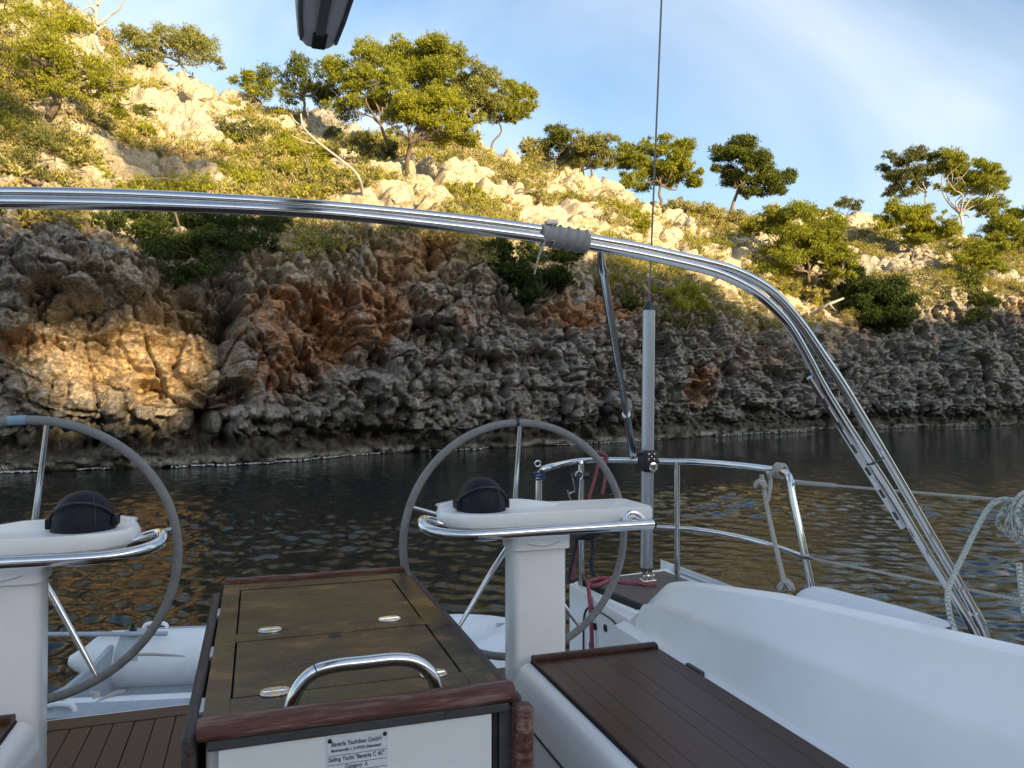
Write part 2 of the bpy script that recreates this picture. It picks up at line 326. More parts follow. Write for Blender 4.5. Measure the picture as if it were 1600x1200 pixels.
low = fbm(Pf/6.0, 3, 40); med = fbm(Pf/1.6, 4, 50); fin = fbm(Pf/.45, 3, 60); rdg = fbm(Pf/.8, 4, 70, .6, True)
k1, k2, kc3 = voro((Pf+.05*warp)/.17, 63); blk4 = sstep(.02, .45, k2-k1)
bump1 = np.sqrt(np.clip(1-1.35*f1**2, 0, 1)); bump2 = np.sqrt(np.clip(1-1.5*g1**2, 0, 1)); pitn = sstep(.25, .6, vnoise(Pf/.42, 64)+.4*vnoise(Pf/.2, 65))
cre = (1-sstep(.0, .13, f2-f1)); cre2 = (1-sstep(.0, .16, g2-g1)); strat = Pf[:, 2]/1.25+.45*low+.25*warp[:, 0]; saw = strat-np.floor(strat); ledge = sstep(0, .18, saw)*(1-sstep(.72, 1, saw))
cave = sstep(.42, .62, vnoise(Pf/1.9*np.array([1, 1, 1.5]), 66)+.35*vnoise(Pf/.8, 67))
v1, v2, vcid = voro((Pf+.45*warp)*np.array([1, 1, .30])/1.75, 83); fiss = (1-sstep(.0, .085, v2-v1))*(vcid > .35)
gz = 1-.42*sstep(750, 1150, PX0)
disp = cl*(.55*low + .65*gz*(cid-.5) + .30*(bump1-.6) - .60*cre*(cid > .45) - .24*cre2*(cid2 > .5) + .20*(ledge-.6) - 1.1*cave - .60*fiss + .45*(vcid-.5) + .22*rdg + .30*fbm(Pf/2.6, 3, 140, .55, True) + .34*(cid2-.5)*blk2*gz + .20*(bump2-.6) + .22*(blk2-1)*(cid2 > .4) + .13*(blk3-1) + .18*(cid3-.5)*blk3 + .06*(blk4-1) + .07*(kc3-.5) + .40*med + .16*fin - .34*pitn)
rockm = sstep(.12, .5, fbm(Pf/4.5*np.array([1, 1, 1.8]), 3, 81) + .25*low)                     # bare ledges on the slope
rockm = np.clip(rockm + 1.0*sum(gs(*a) for a in [(250, 128, 60, 16), (350, 155, 80, 22), (280, 210, 70, 22), (345, 230, 40, 14), (520, 195, 45, 22), (780, 235, 50, 18), (900, 280, 60, 16), (980, 300, 50, 14), (840, 335, 40, 30), (900, 350, 60, 30), (1040, 370, 50, 25), (620, 310, 60, 22), (580, 350, 120, 25), (1420, 410, 60, 40), (1320, 350, 50, 20), (90, 190, 40, 30), (1160, 400, 60, 25)]), 0, 1)
disp += slope*(rockm*.62*(ledge-.5) - rockm*.30*cre - rockm*.06*cre2 + .55*low + rockm*(.62*(blk-.5)+.75*(cid-.5)*blk+.12*(cid2-.5)*blk2 + .08*(blk2-1)) + .16*med + .07*fin + (1-rockm)*.05*rdg)*(1-sstep(9.4, 10.5, vv)*.7)
tidez = (1-sstep(2.2, 3.2, vv)); disp += tidez*(.34*med + .16*fin + .24*(cid3-.5) - .15*pitn + .25*(cid2-.5))
# the big features one can point to: overhanging shoulder on the left, caves, buttresses
FEAT = [(110, 430, 150, 48, 1.5), (40, 380, 110, 40, .7), (200, 560, 130, 62, -1.0), (215, 470, 35, 40, .5), (345, 500, 26, 62, -1.9), (300, 560, 40, 60, .5), (395, 540, 38, 80, .9), (490, 500, 26, 26, -1.6), (530, 545, 26, 24, -1.5), (585, 560, 30, 20, -1.2),
        (440, 500, 26, 60, .4), (700, 500, 70, 50, .8), (560, 620, 120, 30, .7), (800, 490, 60, 30, -1.1), (830, 590, 90, 60, .5), (1020, 560, 40, 50, -.5), (940, 600, 90, 60, .6), (1290, 580, 70, 45, .6), (1265, 595, 16, 9, -1.8), (1170, 640, 22, 9, -1.2), (1540, 560, 70, 60, 1.6), (1480, 540, 24, 50, -1.0), (1360, 520, 60, 40, -.8), (640, 430, 60, 20, -.8), (30, 545, 40, 26, -1.0)]
for a in FEAT: disp += a[4]*(1.5 if a[4] < 0 else 1)*gs(*a[:4])
D = Pf + Nn.reshape(-1, 3)*disp[:, None]; G = D.reshape(R_, C_, 3)
gx, gy, gt = project(D); GX, GY, GT = gx.reshape(R_, C_), gy.reshape(R_, C_), gt.reshape(R_, C_)
NG = gnormal(G); NG *= np.sign(np.sum(NG*Nn, -1, keepdims=True)+1e-9); upn = NG[..., 2].ravel()
rust = sum(k*gs(x, y, a, b) for x, y, a, b, k in [(430, 500, 60, 60, 1.0), (500, 530, 90, 60, .95), (570, 500, 70, 40, .9), (650, 400, 80, 35, .8), (700, 370, 60, 25, .7), (960, 480, 70, 40, .95), (880, 490, 50, 30, .7), (1090, 610, 30, 45, .75), (1240, 560, 70, 30, .5), (40, 525, 60, 25, .9), (260, 490, 50, 40, .75), (420, 600, 70, 30, .8), (1150, 560, 60, 40, .45), (1590, 500, 30, 60, .5), (720, 500, 40, 40, .7), (560, 460, 90, 30, .6), (330, 640, 50, 25, .4), (210, 420, 50, 20, .35)])
rust = np.clip(rust + cl*.22*sstep(.1, .6, fbm(Pf/3, 3, 120)), 0, 1)
ochre = np.clip(1.1*gs(200, 560, 130, 70)+.9*gs(270, 530, 60, 80)+.55*gs(470, 400, 60, 40)+.5*gs(160, 430, 70, 18)+.5*gs(640, 400, 90, 50)+.5*gs(1300, 500, 60, 40), 0, 1)
cream = np.clip(slope*.95 + sstep(4.9, 5.8, vv)*.5*(PX0 > 380), 0, 1)
cream = cream*(1-.75*gs(520, 195, 60, 26))*(1-.55*sstep(1250, 1400, PX0)*(vv < 8.6))
soil = slope*(1-.92*rockm)*sstep(.25, .7, upn+.25*med); crust = (1-sstep(.16, .34, D[:, 2]+.08*med))*sstep(.05, .12, D[:, 2]); tide = 1-sstep(.9, 1.7, D[:, 2]+.35*med)
hill = npmesh('hillside', D, gridf(R_, C_), M['rock'], attrs=dict(rust=rust, ochre=ochre, cream=cream, soil=soil, crust=crust, tide=tide), kind='structure')
def ground(px, py, first=True):
    """the point of the hillside seen at (px, py); above the skyline: the ridge"""
    j = int(np.clip(round((px-pxs[0])/2.5), 2, C_-3)); lo = int(np.searchsorted(vid, 2.0)); hi = int(np.searchsorted(vid, 9.3))
    col = GY[lo:hi, j]; k = np.where(col <= py)[0]
    i = lo+(k[0] if len(k) else int(np.argmin(col))); return G[i, j].copy(), i, j

# separate pale boulders and ledge blocks that stand proud on the slope: pieces of the hillside
def rock_mesh(seed, flat):
    b = bmesh.new(); bmesh.ops.create_icosphere(b, subdivisions=3, radius=1); V = np.array([v.co[:] for v in b.verts]); s = seed*7.7
    V *= np.array([1, .8, flat]); r = np.random.default_rng(seed)
    for k in range(20):                                           # facet it with random cutting planes
        d = r.normal(size=3); d[2] *= .8; d /= np.linalg.norm(d); lim = r.uniform(.42, .74)*(flat*.95+.22*abs(d[0])); t = V@d; V -= np.where(t > lim, (t-lim)*.92, 0)[:, None]*d
    nr = V/np.linalg.norm(V, axis=1, keepdims=True); V += nr*(.025*fbm(V*3+s, 3, seed)+.028*fbm(V*9+s, 2, seed+5))[:, None]
    Fq = np.array([[v.index for v in f.verts] for f in b.faces]); b.free(); n = len(V); z = np.zeros(n)
    return V, Fq, n
rock_meshes = {}
def rock_variant(k, tone):
    if (k, tone) not in rock_meshes:
        V, Fq, n = rock_mesh(30+k, [.55, .7, .45, .62, .8, .5][k]); z = np.zeros(n)
        cr_, ru = dict(pale=(1, 0), grey=(.05, 0), rust=(.3, .8), mix=(.5, .15))[tone]
        o = npmesh('rock', V, Fq, M['rock'], hill, origin=(0, 0, 0), smooth=False, attrs=dict(rust=z+ru, ochre=z, cream=z+cr_, soil=z, crust=z, tide=z)); rock_meshes[(k, tone)] = o.data; return o
    o = bpy.data.objects.new('rock', rock_meshes[(k, tone)]); COL.objects.link(o); o.parent = hill; return o
def put_rock(px, py, w, tone, sink=.25, sq=1.0):
    p, i, j = ground(px, py); s = w/2/F*GT[i, j]; o = rock_variant(random.randrange(6), tone)
    o.location = (p + np.array([0, 0, -sink*s*.3]) + fw*.25*s).tolist(); o.scale = (s*random.uniform(.9, 1.15), s*random.uniform(.8, 1.1), s*sq*random.uniform(.85, 1.2)); o.rotation_euler = (random.uniform(-.2, .2), random.uniform(-.2, .2)+.12, random.uniform(0, 6.28))
for a in [(225, 116, 46), (262, 124, 44), (300, 142, 52), (318, 150, 40), (352, 152, 48), (385, 158, 62), (404, 172, 40), (232, 196, 44), (262, 206, 50), (290, 208, 40), (322, 224, 36), (352, 232, 56), (372, 240, 34), (250, 258, 46), (760, 232, 52), (795, 236, 48), (742, 240, 40),
          (770, 268, 40), (806, 276, 38), (600, 212, 44), (625, 225, 36), (890, 272, 60), (920, 284, 56), (948, 296, 50), (882, 290, 40), (968, 310, 40), (620, 306, 62), (565, 290, 46), (650, 300, 30), (860, 340, 34), (880, 352, 40), (905, 338, 50), (870, 366, 38), (782, 322, 40), (790, 345, 36), (830, 300, 30),
          (960, 372, 50), (985, 384, 44), (1035, 372, 36), (1050, 352, 34), (1215, 330, 40), (1180, 330, 36), (1100, 395, 44), (1140, 380, 36), (1330, 350, 50), (1300, 500, 46), (950, 430, 40), (975, 440, 34), (110, 190, 40), (100, 175, 30), (160, 182, 36)]:
    put_rock(a[0], a[1], a[2]*1.25, 'pale', sq=.8)
for a in [(505, 190, 70), (530, 200, 50), (1080, 388, 44), (1065, 398, 34), (1178, 400, 52), (1380, 410, 50), (920, 455, 48), (905, 470, 36), (720, 470, 40), (640, 480, 36), (1420, 500, 50), (1530, 540, 60), (1500, 560, 46), (1570, 560, 56)]:
    put_rock(*a, 'grey', sq=1.1)
for k in range(70):                                               # loose stones down the slope and on the cliff shelf
    px = random.uniform(180, 1590); lo = np.interp(px, ST[:, 0], ST[:, 5])+18; hi_ = np.interp(px, ST[:, 0], ST[:, 3])-8; put_rock(px, random.uniform(lo, hi_), random.uniform(10, 26), random.choice(['pale', 'pale', 'mix']))
for k in range(46):
    px = random.uniform(420, 1590); c0 = np.interp(px, ST[:, 0], ST[:, 3]); put_rock(px, c0+random.uniform(0, 120), random.uniform(12, 34), random.choice(['grey', 'mix', 'rust', 'grey']))

# ------------------------------------------------------------------ the opposite side of the cove (behind the camera): its ridge keeps the boat and the cliff foot in shade
def to_world(s, f): return np.stack([s*math.cos(YAW)+f*math.sin(YAW), -s*math.sin(YAW)+f*math.cos(YAW)], -1)
RD = 160.0; wv = np.arange(-230, 231, .9); kv = np.array([-70, -64, -54, -42, -30, -20, -10, -4, 0, 4, 10, 24, 80]); pe = np.array([-SH[1], SH[0]])
if pe[0] < 0: pe = -pe
# height the ridge needs so that its shade ends a given height up the far hillside
tt = np.linspace(-400, 2100, 120); far_s = np.array([(x-800)/F*np.interp(x, pxs, ctd) for x in tt]); far_f = np.interp(tt, pxs, ctd)
shz = np.interp(tt, [-400, 0, 100, 300, 450, 650, 900, 1100, 1200, 1300, 1400, 1600, 2100], [10.6, 10.4, 10.2, 10.0, 9.9, 10.0, 10.3, 10.2, 8.6, 7.6, 8.4, 9.6, 11])
fw_w = far_s*pe[0]+far_f*pe[1]; fd = far_s*SH[0]+far_f*SH[1]; order = np.argsort(fw_w)
need = np.interp(wv, fw_w[order], (shz+(RD-fd)*math.tan(SUN_EL))[order])
need = need + .9*vnoise(np.stack([wv/5, 0*wv, 0*wv], -1), 5) + .5*vnoise(np.stack([wv/1.9, 0*wv, 0*wv], -1), 6)
gp = at(205, 560, 23.2); gs_, gf_ = (gp-EYE)@rt, 23.2; gw = gs_*pe[0]+gf_*pe[1]; gh = gp[2]+(RD-(gs_*SH[0]+gf_*SH[1]))*math.tan(SUN_EL)   # saddle cut into the unseen ridge to let sun onto one patch
notch = np.exp(-((wv-gw)/2.9)**8); need = need*(1-notch)+(gh-1.3+.8*vnoise(np.stack([wv/1.3, 0*wv, 0*wv], -1), 8))*notch
prof = np.interp(kv, [-70, -64, -54, -42, -20, 0, 10, 24, 80], [-2, .0, .17, .40, .76, 1.0, .98, .92, .75])
KS, WS = np.meshgrid(kv+RD, wv, indexing='ij'); OW = to_world(KS*SH[0]+WS*pe[0], KS*SH[1]+WS*pe[1])
OZ = np.where(prof[:, None] < 0, -2, prof[:, None]*need[None]); OP = np.concatenate([OW, OZ[..., None]], -1)
wob = fbm(OP.reshape(-1, 3)/5, 3, 200).reshape(OZ.shape); OP[..., 2] += np.where((np.abs(kv)[:, None] > 5) & (prof[:, None] > 0), 1.1*wob*(.5+prof[:, None]), 0)
nz_ = len(wv)*len(kv); zz = np.zeros(nz_)
npmesh('opposite_hillside', OP.reshape(-1, 3), gridf(len(kv), len(wv)), M['rock'], attrs=dict(rust=zz+.15, ochre=zz, cream=zz+.3, soil=zz+.5, crust=zz, tide=zz), kind='structure')

# ------------------------------------------------------------------ water
def water_material():
    m, n, l, b = nmat('sea_water'); b.inputs['Base Color'].default_value = (.004, .012, .013, 1); b.inputs['Roughness'].default_value = .03; b.inputs['IOR'].default_value = 1.333
    a = noise(n, l, 4.5, 4, .55, sc=(1, 1.5, 1)).outputs[0]; c = noise(n, l, 16, 3, .5, sc=(1, 1.6, 1)).outputs[0]
    q = bump(n, l, b, a, .23, .06); bump(n, l, b, c, .04, .02, q); return m
az = np.concatenate([np.arange(-180, -44, 6.0), np.arange(-44, 44, .19), np.arange(44, 180.1, 6.0)])
rr = [1.0]; py = 1900.0
rad_rows = [E*F/(y-620) for y in np.concatenate([np.arange(1700, 860, -2.2), np.arange(860, 642, -1.0)])]
rad_rows = [.9, 1.4] + [r for r in rad_rows if r > 2.2] + [140, 180, 240, 330, 480, 700]
A_, Rr = np.meshgrid(np.radians(az)+YAW, np.array(rad_rows)); WX, WY = Rr*np.sin(A_), Rr*np.cos(A_); Z = np.zeros_like(WX)
gap = np.maximum(Rr*rad(.17), np.gradient(Rr, axis=0)); wr = np.random.default_rng(5)
for k in range(80):
    lam = .14*(5.5**wr.random()); th = rad(200)+wr.normal()*.75; kx, ky = 2*math.pi/lam*math.cos(th), 2*math.pi/lam*math.sin(th)
    a = (.040 if lam < .55 else .028)/(2*math.pi/lam); Z += a*np.sin(kx*WX+ky*WY+wr.random()*6.28)*np.clip((lam/gap-1.25)/1.2, 0, 1)
mod = .72+.62*vnoise(np.stack([WX.ravel()/5, WY.ravel()/5, 0*WX.ravel()], -1), 33).reshape(WX.shape)
Z *= mod*np.clip(1.25-Rr/60, .45, 1)
M['water'] = water_material()
npmesh('sea_water', np.stack([WX, WY, Z], -1).reshape(-1, 3), gridf(*WX.shape), M['water'], kind='structure')
sb = MB().box(-900, 900, -900, 900, -9, -7.5); tag(obj('seabed', sb, simple('dark_seabed', (.02, .03, .028), .9)), kind='structure')
# foam where the swell washes the foot of the cliff
fv, ff = [], []
for j in range(120, C_-40):
    if vnoise(np.array([[j*.05, 0, 0]]), 77)[0]+.5*random.random() < .35: continue
    i = int(np.argmax(G[:, j, 2] > .02)); p = G[i, j]
    for q in range(2):
        c = p+np.array([random.gauss(0, .10), random.gauss(0, .12), 0])-fw*random.uniform(.0, .5); c[2] = .05; s = random.uniform(.012, .055); o = len(fv)
        ang = [k*1.047+random.uniform(-.3, .3) for k in range(6)]; fv += [(c[0]+1.8*s*math.cos(a)*random.uniform(.5, 1), c[1]+s*math.sin(a)*random.uniform(.5, 1), .03+random.random()*.02) for a in ang]+[(c[0], c[1], .075)]; ff += [(o+k, o+(k+1) % 6, o+6) for k in range(6)]
npmesh('foam', np.array(fv), np.array(ff), simple('sea_foam', (.62, .62, .60), .8), kind='stuff')

# ------------------------------------------------------------------ foliage
def leafm(name, a, b2, tr=.25):
    m, n, l, b = nmat(name); r = ramp(n, [(0, a), (1, b2)]); l.new(attr(n, 'tint'), r.inputs[0]); l.new(r.outputs[0], b.inputs['Base Color']); b.inputs['Roughness'].default_value = .7; b.inputs['Specular IOR Level'].default_value = .2
    t = n.new('ShaderNodeBsdfTranslucent'); l.new(r.outputs[0], t.inputs[0]); mxs = n.new('ShaderNodeMixShader'); mxs.inputs[0].default_value = tr
    l.new(b.outputs[0], mxs.inputs[1]); l.new(t.outputs[0], mxs.inputs[2]); l.new(mxs.outputs[0], n['Material Output'].inputs[0]); return m
M['pine'] = leafm('pine_needles', (.095, .12, .012), (.43, .43, .05), .38)
M['pine_pale'] = leafm('pale_pine_needles', (.14, .15, .035), (.40, .39, .12), .35)
M['pine_dark'] = leafm('dark_pine_needles', (.040, .060, .010), (.19, .215, .035))
M['bush'] = leafm('bush_leaves', (.12, .145, .012), (.52, .50, .05), .38)
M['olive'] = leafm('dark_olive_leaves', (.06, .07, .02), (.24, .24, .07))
M['scrub'] = leafm('scrub_leaves', (.17, .16, .04), (.50, .44, .14))
M['dry'] = leafm('dry_grass', (.26, .20, .085), (.58, .46, .22), .2)
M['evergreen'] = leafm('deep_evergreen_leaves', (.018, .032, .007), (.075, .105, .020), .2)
M['bark'] = simple('grey_brown_bark', (.15, .115, .085), .9, 0, .35, 8, .4, 20)
M['bleached'] = simple('bleached_wood', (.42, .38, .32), .85, 0, .2, 10, .3, 30)
def leaves(cs, rs, n, size, seed, clump=20, shell=.25, sub=True):
    """many small needle tufts gathered in clumps through a set of ellipsoids"""
    r = np.random.default_rng(seed); V = []; T = []
    if sub:                                                       # break each mass into smaller uneven tufts
        c2, r2, n2 = [], [], []
        for c, q, m in zip(cs, rs, n):
            kk = r.integers(6, 10); d = r.normal(size=(kk, 3)); d /= np.linalg.norm(d, axis=1, keepdims=True); d *= r.uniform(.35, 1.18, kk)[:, None]; d[:, 2] = np.where(d[:, 2] < -.5, -d[:, 2], d[:, 2]); f = r.uniform(.20, .58, kk)
            for a, b_ in zip(d, f): c2.append(np.asarray(c)+a*q); hh = (q[0]+q[2])/2; r2.append(np.array([q[0], q[1], min(q[0], .5*q[2]+.5*hh)])*b_); n2.append(m*b_**2*1.1/max(.1, (f**2).sum()))
        cs, rs, n = c2, r2, n2
    for c, q, m in zip(cs, rs, n):
        m = max(int(m), 30); k = max(3, m//clump); d = r.normal(size=(k, 3)); d /= np.linalg.norm(d, axis=1, keepdims=True); rd = (shell+(1-shell)*r.random(k))**.8
        cc = d*rd[:, None]*q; cc[:, 2] = np.where(cc[:, 2] < -.45*q[2], cc[:, 2]*.6, cc[:, 2]); tn = r.normal(0, .16, k)
        ow = r.integers(0, k, m); pos = c + cc[ow] + r.normal(size=(m, 3))*np.array(q)*.13+r.normal(size=(m, 3))*size*.35
        ax = r.normal(size=(m, 3)); ax += d[ow]*.9+np.array([0, 0, .5]); ax /= np.linalg.norm(ax, axis=1, keepdims=True); sd = np.cross(ax, r.normal(size=(m, 3))); sd /= np.linalg.norm(sd, axis=1, keepdims=True)
        L = size*r.uniform(.6, 1.7, m)[:, None]; Wd = L*.22; V.append(np.stack([pos-sd*Wd, pos+sd*Wd, pos+ax*L], 1).reshape(-1, 3))
        T.append(np.repeat(np.clip(.5+tn[ow]+r.normal(0, .14, m), 0, 1), 3))
    V = np.concatenate(V); return V, np.arange(len(V)).reshape(-1, 3), np.concatenate(T)
def limb(mb, a, b, r0, r1, bend=.15, seed=0, n=7):
    r = np.random.default_rng(seed); a, b = np.array(a), np.array(b); L = np.linalg.norm(b-a); mid = [a+(b-a)*w + r.normal(size=3)*L*bend*math.sin(math.pi*w)*.6 for w in (0, .3, .65, 1)]
    mb.tube(mid, [r0, (r0*2+r1)/3, (r0+2*r1)/3, r1], 6, smooth=3); return mid
TID = [0]
def tree(name, label, cat, base, puffs, mat, group=None, dens=1.0, size=.12, bark='bark', trunk_r=.15, drop=0, depth=None, lean=None, fill=1.0, crownname='crown', dark_twigs=True):
    TID[0] += 1; sd = TID[0]*13; p, i, j = ground(*base); t = GT[i, j]+(depth or 0)
    root = thing(name, p-np.array([0, 0, .1]), label, cat, group); cs, rs, ns = [], [], []; r = np.random.default_rng(sd); mpp = t/F
    for (x, y, rx, ry) in puffs:
        tz = t+r.uniform(-.6, .6)*rx*mpp + (drop if drop else 0); c = at(x, y, tz); cs.append(c); q = np.array([rx*mpp, rx*mpp*.85, ry*mpp])*1.3; rs.append(q)
        ns.append(dens*1050*fill*(q[0]*q[2]+.15)/(size/.2)**2*1.05)
    size_ = size*min(1.3, max(.55, t/50)); V, Fq, T = leaves(cs, rs, ns, size_, sd)
    npmesh(crownname, V, Fq, mat, root, smooth=False, attrs=dict(tint=T))
    mb = MB(); cen = np.mean(cs, axis=0); b0 = p-np.array([0, 0, .3])
    fork = b0+(cen-b0)*.55; 
    if lean: fork = at(lean[0], lean[1], t)
    mid = limb(mb, b0, fork, trunk_r, trunk_r*.7, .10, sd)
    for k, (c, q) in enumerate(zip(cs, rs)):
        tip = c+np.array([0, 0, -.1*q[2]]); m2 = limb(mb, fork, tip, trunk_r*.55, trunk_r*.14, .22, sd+k+1)
        for e in range(4):
            dv = r.normal(size=3); dv[2] = abs(dv[2])*.6-.1; dv /= np.linalg.norm(dv); limb(mb, m2[2] if e % 2 else tip, c+dv*q*.85, trunk_r*.22, trunk_r*.06, .25, sd+k*7+e)
    obj('trunk', mb, M[bark], root, smooth=60)
    return root
def bush(name, label, base, puffs, mat, group=None, dens=1.2, size=.115, depth=0, cat='bush', out=.25):
    TID[0] += 1; sd = TID[0]*17; p, i, j = ground(*base); t = GT[i, j]+depth; r = np.random.default_rng(sd); root = thing(name, p, label, cat, group); cs, rs, ns = [], [], []; mpp = t/F; mb = MB()
    for (x, y, rx, ry) in puffs:
        g, gi, gj = ground(x, y); tb = GT[gi, gj]-rx*mpp*out; c = at(x, y, tb); q = np.array([rx, rx*.8, ry])*tb/F; cs.append(c); rs.append(q); ns.append(dens*900*(q[0]*q[2]+.08)/(size/.16)**2)
        limb(mb, p-np.array([0, 0, .1]), c, .06, .015, .25, sd+len(cs))
        for e in range(3):
            dv = r.normal(size=3); dv /= np.linalg.norm(dv); limb(mb, c, c+dv*q*.8, .02, .008, .2, sd+e)
    V, Fq, T = leaves(cs, rs, ns, size*min(1.3, max(.6, t/40)), sd, 14, .45); npmesh('foliage', V, Fq, mat, root, smooth=False, attrs=dict(tint=T)); obj('stem', mb, M['bark'], root, smooth=60); return root

RG = 'pines along the ridge'; SG = 'pines and bushes on the slope'
P_, PP, PD = M['pine'], M['pine_pale'], M['pine_dark']
tree('pine_tree', 'rounded pale pine on the ridge beside the bare dead tree', 'tree', (292, 122), [(200, 62, 26, 14), (228, 80, 30, 16), (262, 58, 34, 15), (300, 60, 34, 16), (272, 80, 34, 18), (312, 82, 28, 16), (328, 98, 16, 9), (240, 100, 22, 10)], PP, RG, .62, lean=(280, 98), bark='bleached', trunk_r=.11)
tree('pine_tree', 'small low pine on the ridge just right of the pale limestone blocks', 'tree', (392, 150), [(385, 132, 22, 13), (412, 128, 22, 13), (402, 145, 22, 9)], P_, RG, .7, trunk_r=.09)
tree('pine_tree', 'dark pine on the ridge below the boom end, left of the big pine cluster', 'tree', (470, 168), [(458, 122, 28, 15), (492, 114, 28, 15), (510, 130, 22, 14), (450, 146, 20, 10), (478, 140, 28, 13), (505, 155, 18, 12)], PD, RG, .75, lean=(474, 150), trunk_r=.11)
tree('pine_tree', 'broad pine with thin bare trunk at the left of the big cluster', 'tree', (612, 244), [(545, 108, 28, 18), (578, 96, 24, 18), (552, 140, 34, 20), (585, 128, 34, 22), (540, 165, 26, 14), (580, 162, 34, 18), (612, 150, 26, 18)], P_, RG, 1.23, lean=(595, 195), trunk_r=.12)
tree('pine_tree', 'tall pine rising highest behind the big cluster on the ridge', 'tree', (678, 212), [(672, 82, 34, 16), (650, 98, 28, 15), (695, 100, 24, 16), (678, 128, 38, 18), (600, 82, 28, 12), (622, 102, 28, 15), (640, 125, 26, 18), (700, 140, 26, 16)], P_, RG, 1.09, depth=3, lean=(676, 150), trunk_r=.13)
tree('pine_tree', 'bright dense low pine at the front of the big cluster, on a forked dark trunk', 'tree', (632, 262), [(612, 172, 30, 20), (640, 160, 28, 17), (662, 176, 32, 22), (690, 168, 28, 20), (712, 188, 28, 20), (690, 208, 36, 18), (648, 198, 34, 14), (724, 208, 20, 14)], M['bush'], RG, 1.45, depth=-1.0, lean=(642, 222), trunk_r=.15)
tree('pine_tree', 'pale greyish open pine at the right of the big cluster', 'tree', (752, 208), [(745, 122, 26, 15), (728, 136, 20, 15), (762, 148, 28, 16), (742, 164, 34, 18), (775, 176, 26, 14), (728, 180, 26, 13)], PP, RG, 1.09, depth=1.5, lean=(745, 176), trunk_r=.11, bark='bleached')
tree('pine_tree', 'small round crown leaning out at the right end of the big cluster', 'tree', (765, 210), [(800, 146, 24, 14), (812, 162, 20, 14), (800, 172, 22, 12), (812, 186, 13, 9)], P_, RG, 1.16, depth=2, lean=(778, 186), trunk_r=.08)
tree('pine_tree', 'round dark pine on the ridge right of the flat limestone slab', 'tree', (868, 252), [(862, 222, 28, 12), (884, 228, 24, 13), (858, 240, 26, 12)], PD, RG, .9, trunk_r=.1)
tree('pine_tree', 'flat-topped yellowish pine left of the stay wire, by the round dark one', 'tree', (920, 272), [(910, 226, 28, 11), (938, 232, 26, 11), (920, 245, 34, 13), (945, 252, 18, 13), (900, 256, 26, 12)], PP, RG, .85, trunk_r=.1)
tree('pine_tree', 'spreading pine that the thin stay wire crosses', 'tree', (1032, 316), [(1010, 236, 28, 11), (1048, 236, 30, 12), (985, 258, 22, 15), (1015, 262, 34, 14), (1058, 262, 32, 15), (1030, 282, 34, 12), (1078, 280, 18, 15), (990, 285, 18, 11)], P_, RG, .85, lean=(1032, 290), trunk_r=.14)
tree('pine_tree', 'leaning dark pine standing clear on the skyline, right of the stay wire', 'tree', (1146, 332), [(1160, 236, 32, 11), (1140, 252, 28, 13), (1178, 250, 24, 14), (1126, 268, 18, 12), (1155, 272, 28, 12), (1208, 278, 24, 13), (1190, 292, 28, 12), (1216, 298, 18, 11), (1170, 300, 16, 8)], PD, RG, 1.0, lean=(1158, 288), trunk_r=.16)
tree('pine_tree', 'large layered green pine on the slope above the bend of the arch', 'tree', (1268, 462), [(1255, 334, 34, 14), (1285, 345, 26, 17), (1212, 352, 32, 13), (1196, 362, 22, 10), (1245, 364, 38, 15), (1292, 374, 34, 17), (1225, 388, 38, 12), (1268, 396, 40, 15), (1318, 404, 26, 15), (1240, 414, 40, 11), (1296, 420, 38, 16), (1322, 426, 20, 12)], P_, SG, 1.0, depth=-1.5, lean=(1262, 430), trunk_r=.2)
tree('pine_tree', 'greyish open pine, left of the pair standing highest at far right', 'tree', (1458, 348), [(1418, 252, 28, 11), (1440, 262, 24, 12), (1400, 276, 20, 11), (1428, 282, 24, 12), (1398, 306, 18, 10), (1448, 245, 14, 8)], M['olive'], RG, .75, lean=(1446, 300), trunk_r=.12, bark='bleached')
tree('pine_tree', 'umbrella pine with several pale bare trunks, right of the far right pair', 'tree', (1505, 374), [(1490, 254, 30, 12), (1476, 268, 22, 11), (1520, 268, 26, 11), (1550, 276, 24, 12), (1505, 280, 34, 12), (1560, 290, 16, 10), (1535, 294, 26, 9), (1552, 322, 24, 9), (1530, 330, 20, 8), (1478, 300, 16, 7)], P_, RG, .75, lean=(1500, 335), trunk_r=.17, bark='bleached')
tree('pine_tree', 'bright pine below the greyish one, overhanging the cliff at far right', 'tree', (1422, 408), [(1400, 336, 24, 11), (1425, 346, 26, 13), (1448, 340, 20, 11), (1462, 362, 26, 13), (1432, 364, 28, 11), (1392, 350, 16, 10), (1450, 376, 28, 9)], M['bush'], SG, .95, depth=-1, trunk_r=.12)
tree('pine_tree', 'pine half in shade at far right, drooping over the grey cliff', 'tree', (1518, 440), [(1530, 392, 28, 11), (1512, 404, 24, 11), (1548, 408, 22, 12), (1530, 424, 24, 9)], P_, SG, .9, depth=-.5, trunk_r=.1)
tree('pine_tree', 'dense pine cut by the right edge of the picture', 'tree', (1588, 392), [(1582, 340, 22, 12), (1606, 350, 26, 16), (1568, 366, 30, 15), (1600, 378, 30, 15)], P_, RG, .9, trunk_r=.12)
tree('pine_tree', 'dark shaded pine hanging down the cliff behind the leg of the arch', 'tree', (1300, 478), [(1345, 440, 26, 14), (1372, 452, 30, 18), (1350, 476, 34, 18), (1392, 480, 32, 20), (1410, 500, 24, 18), (1370, 505, 34, 16), (1420, 485, 16, 14)], M['evergreen'], SG, 1.9, depth=-1.5, lean=(1328, 470), trunk_r=.15)
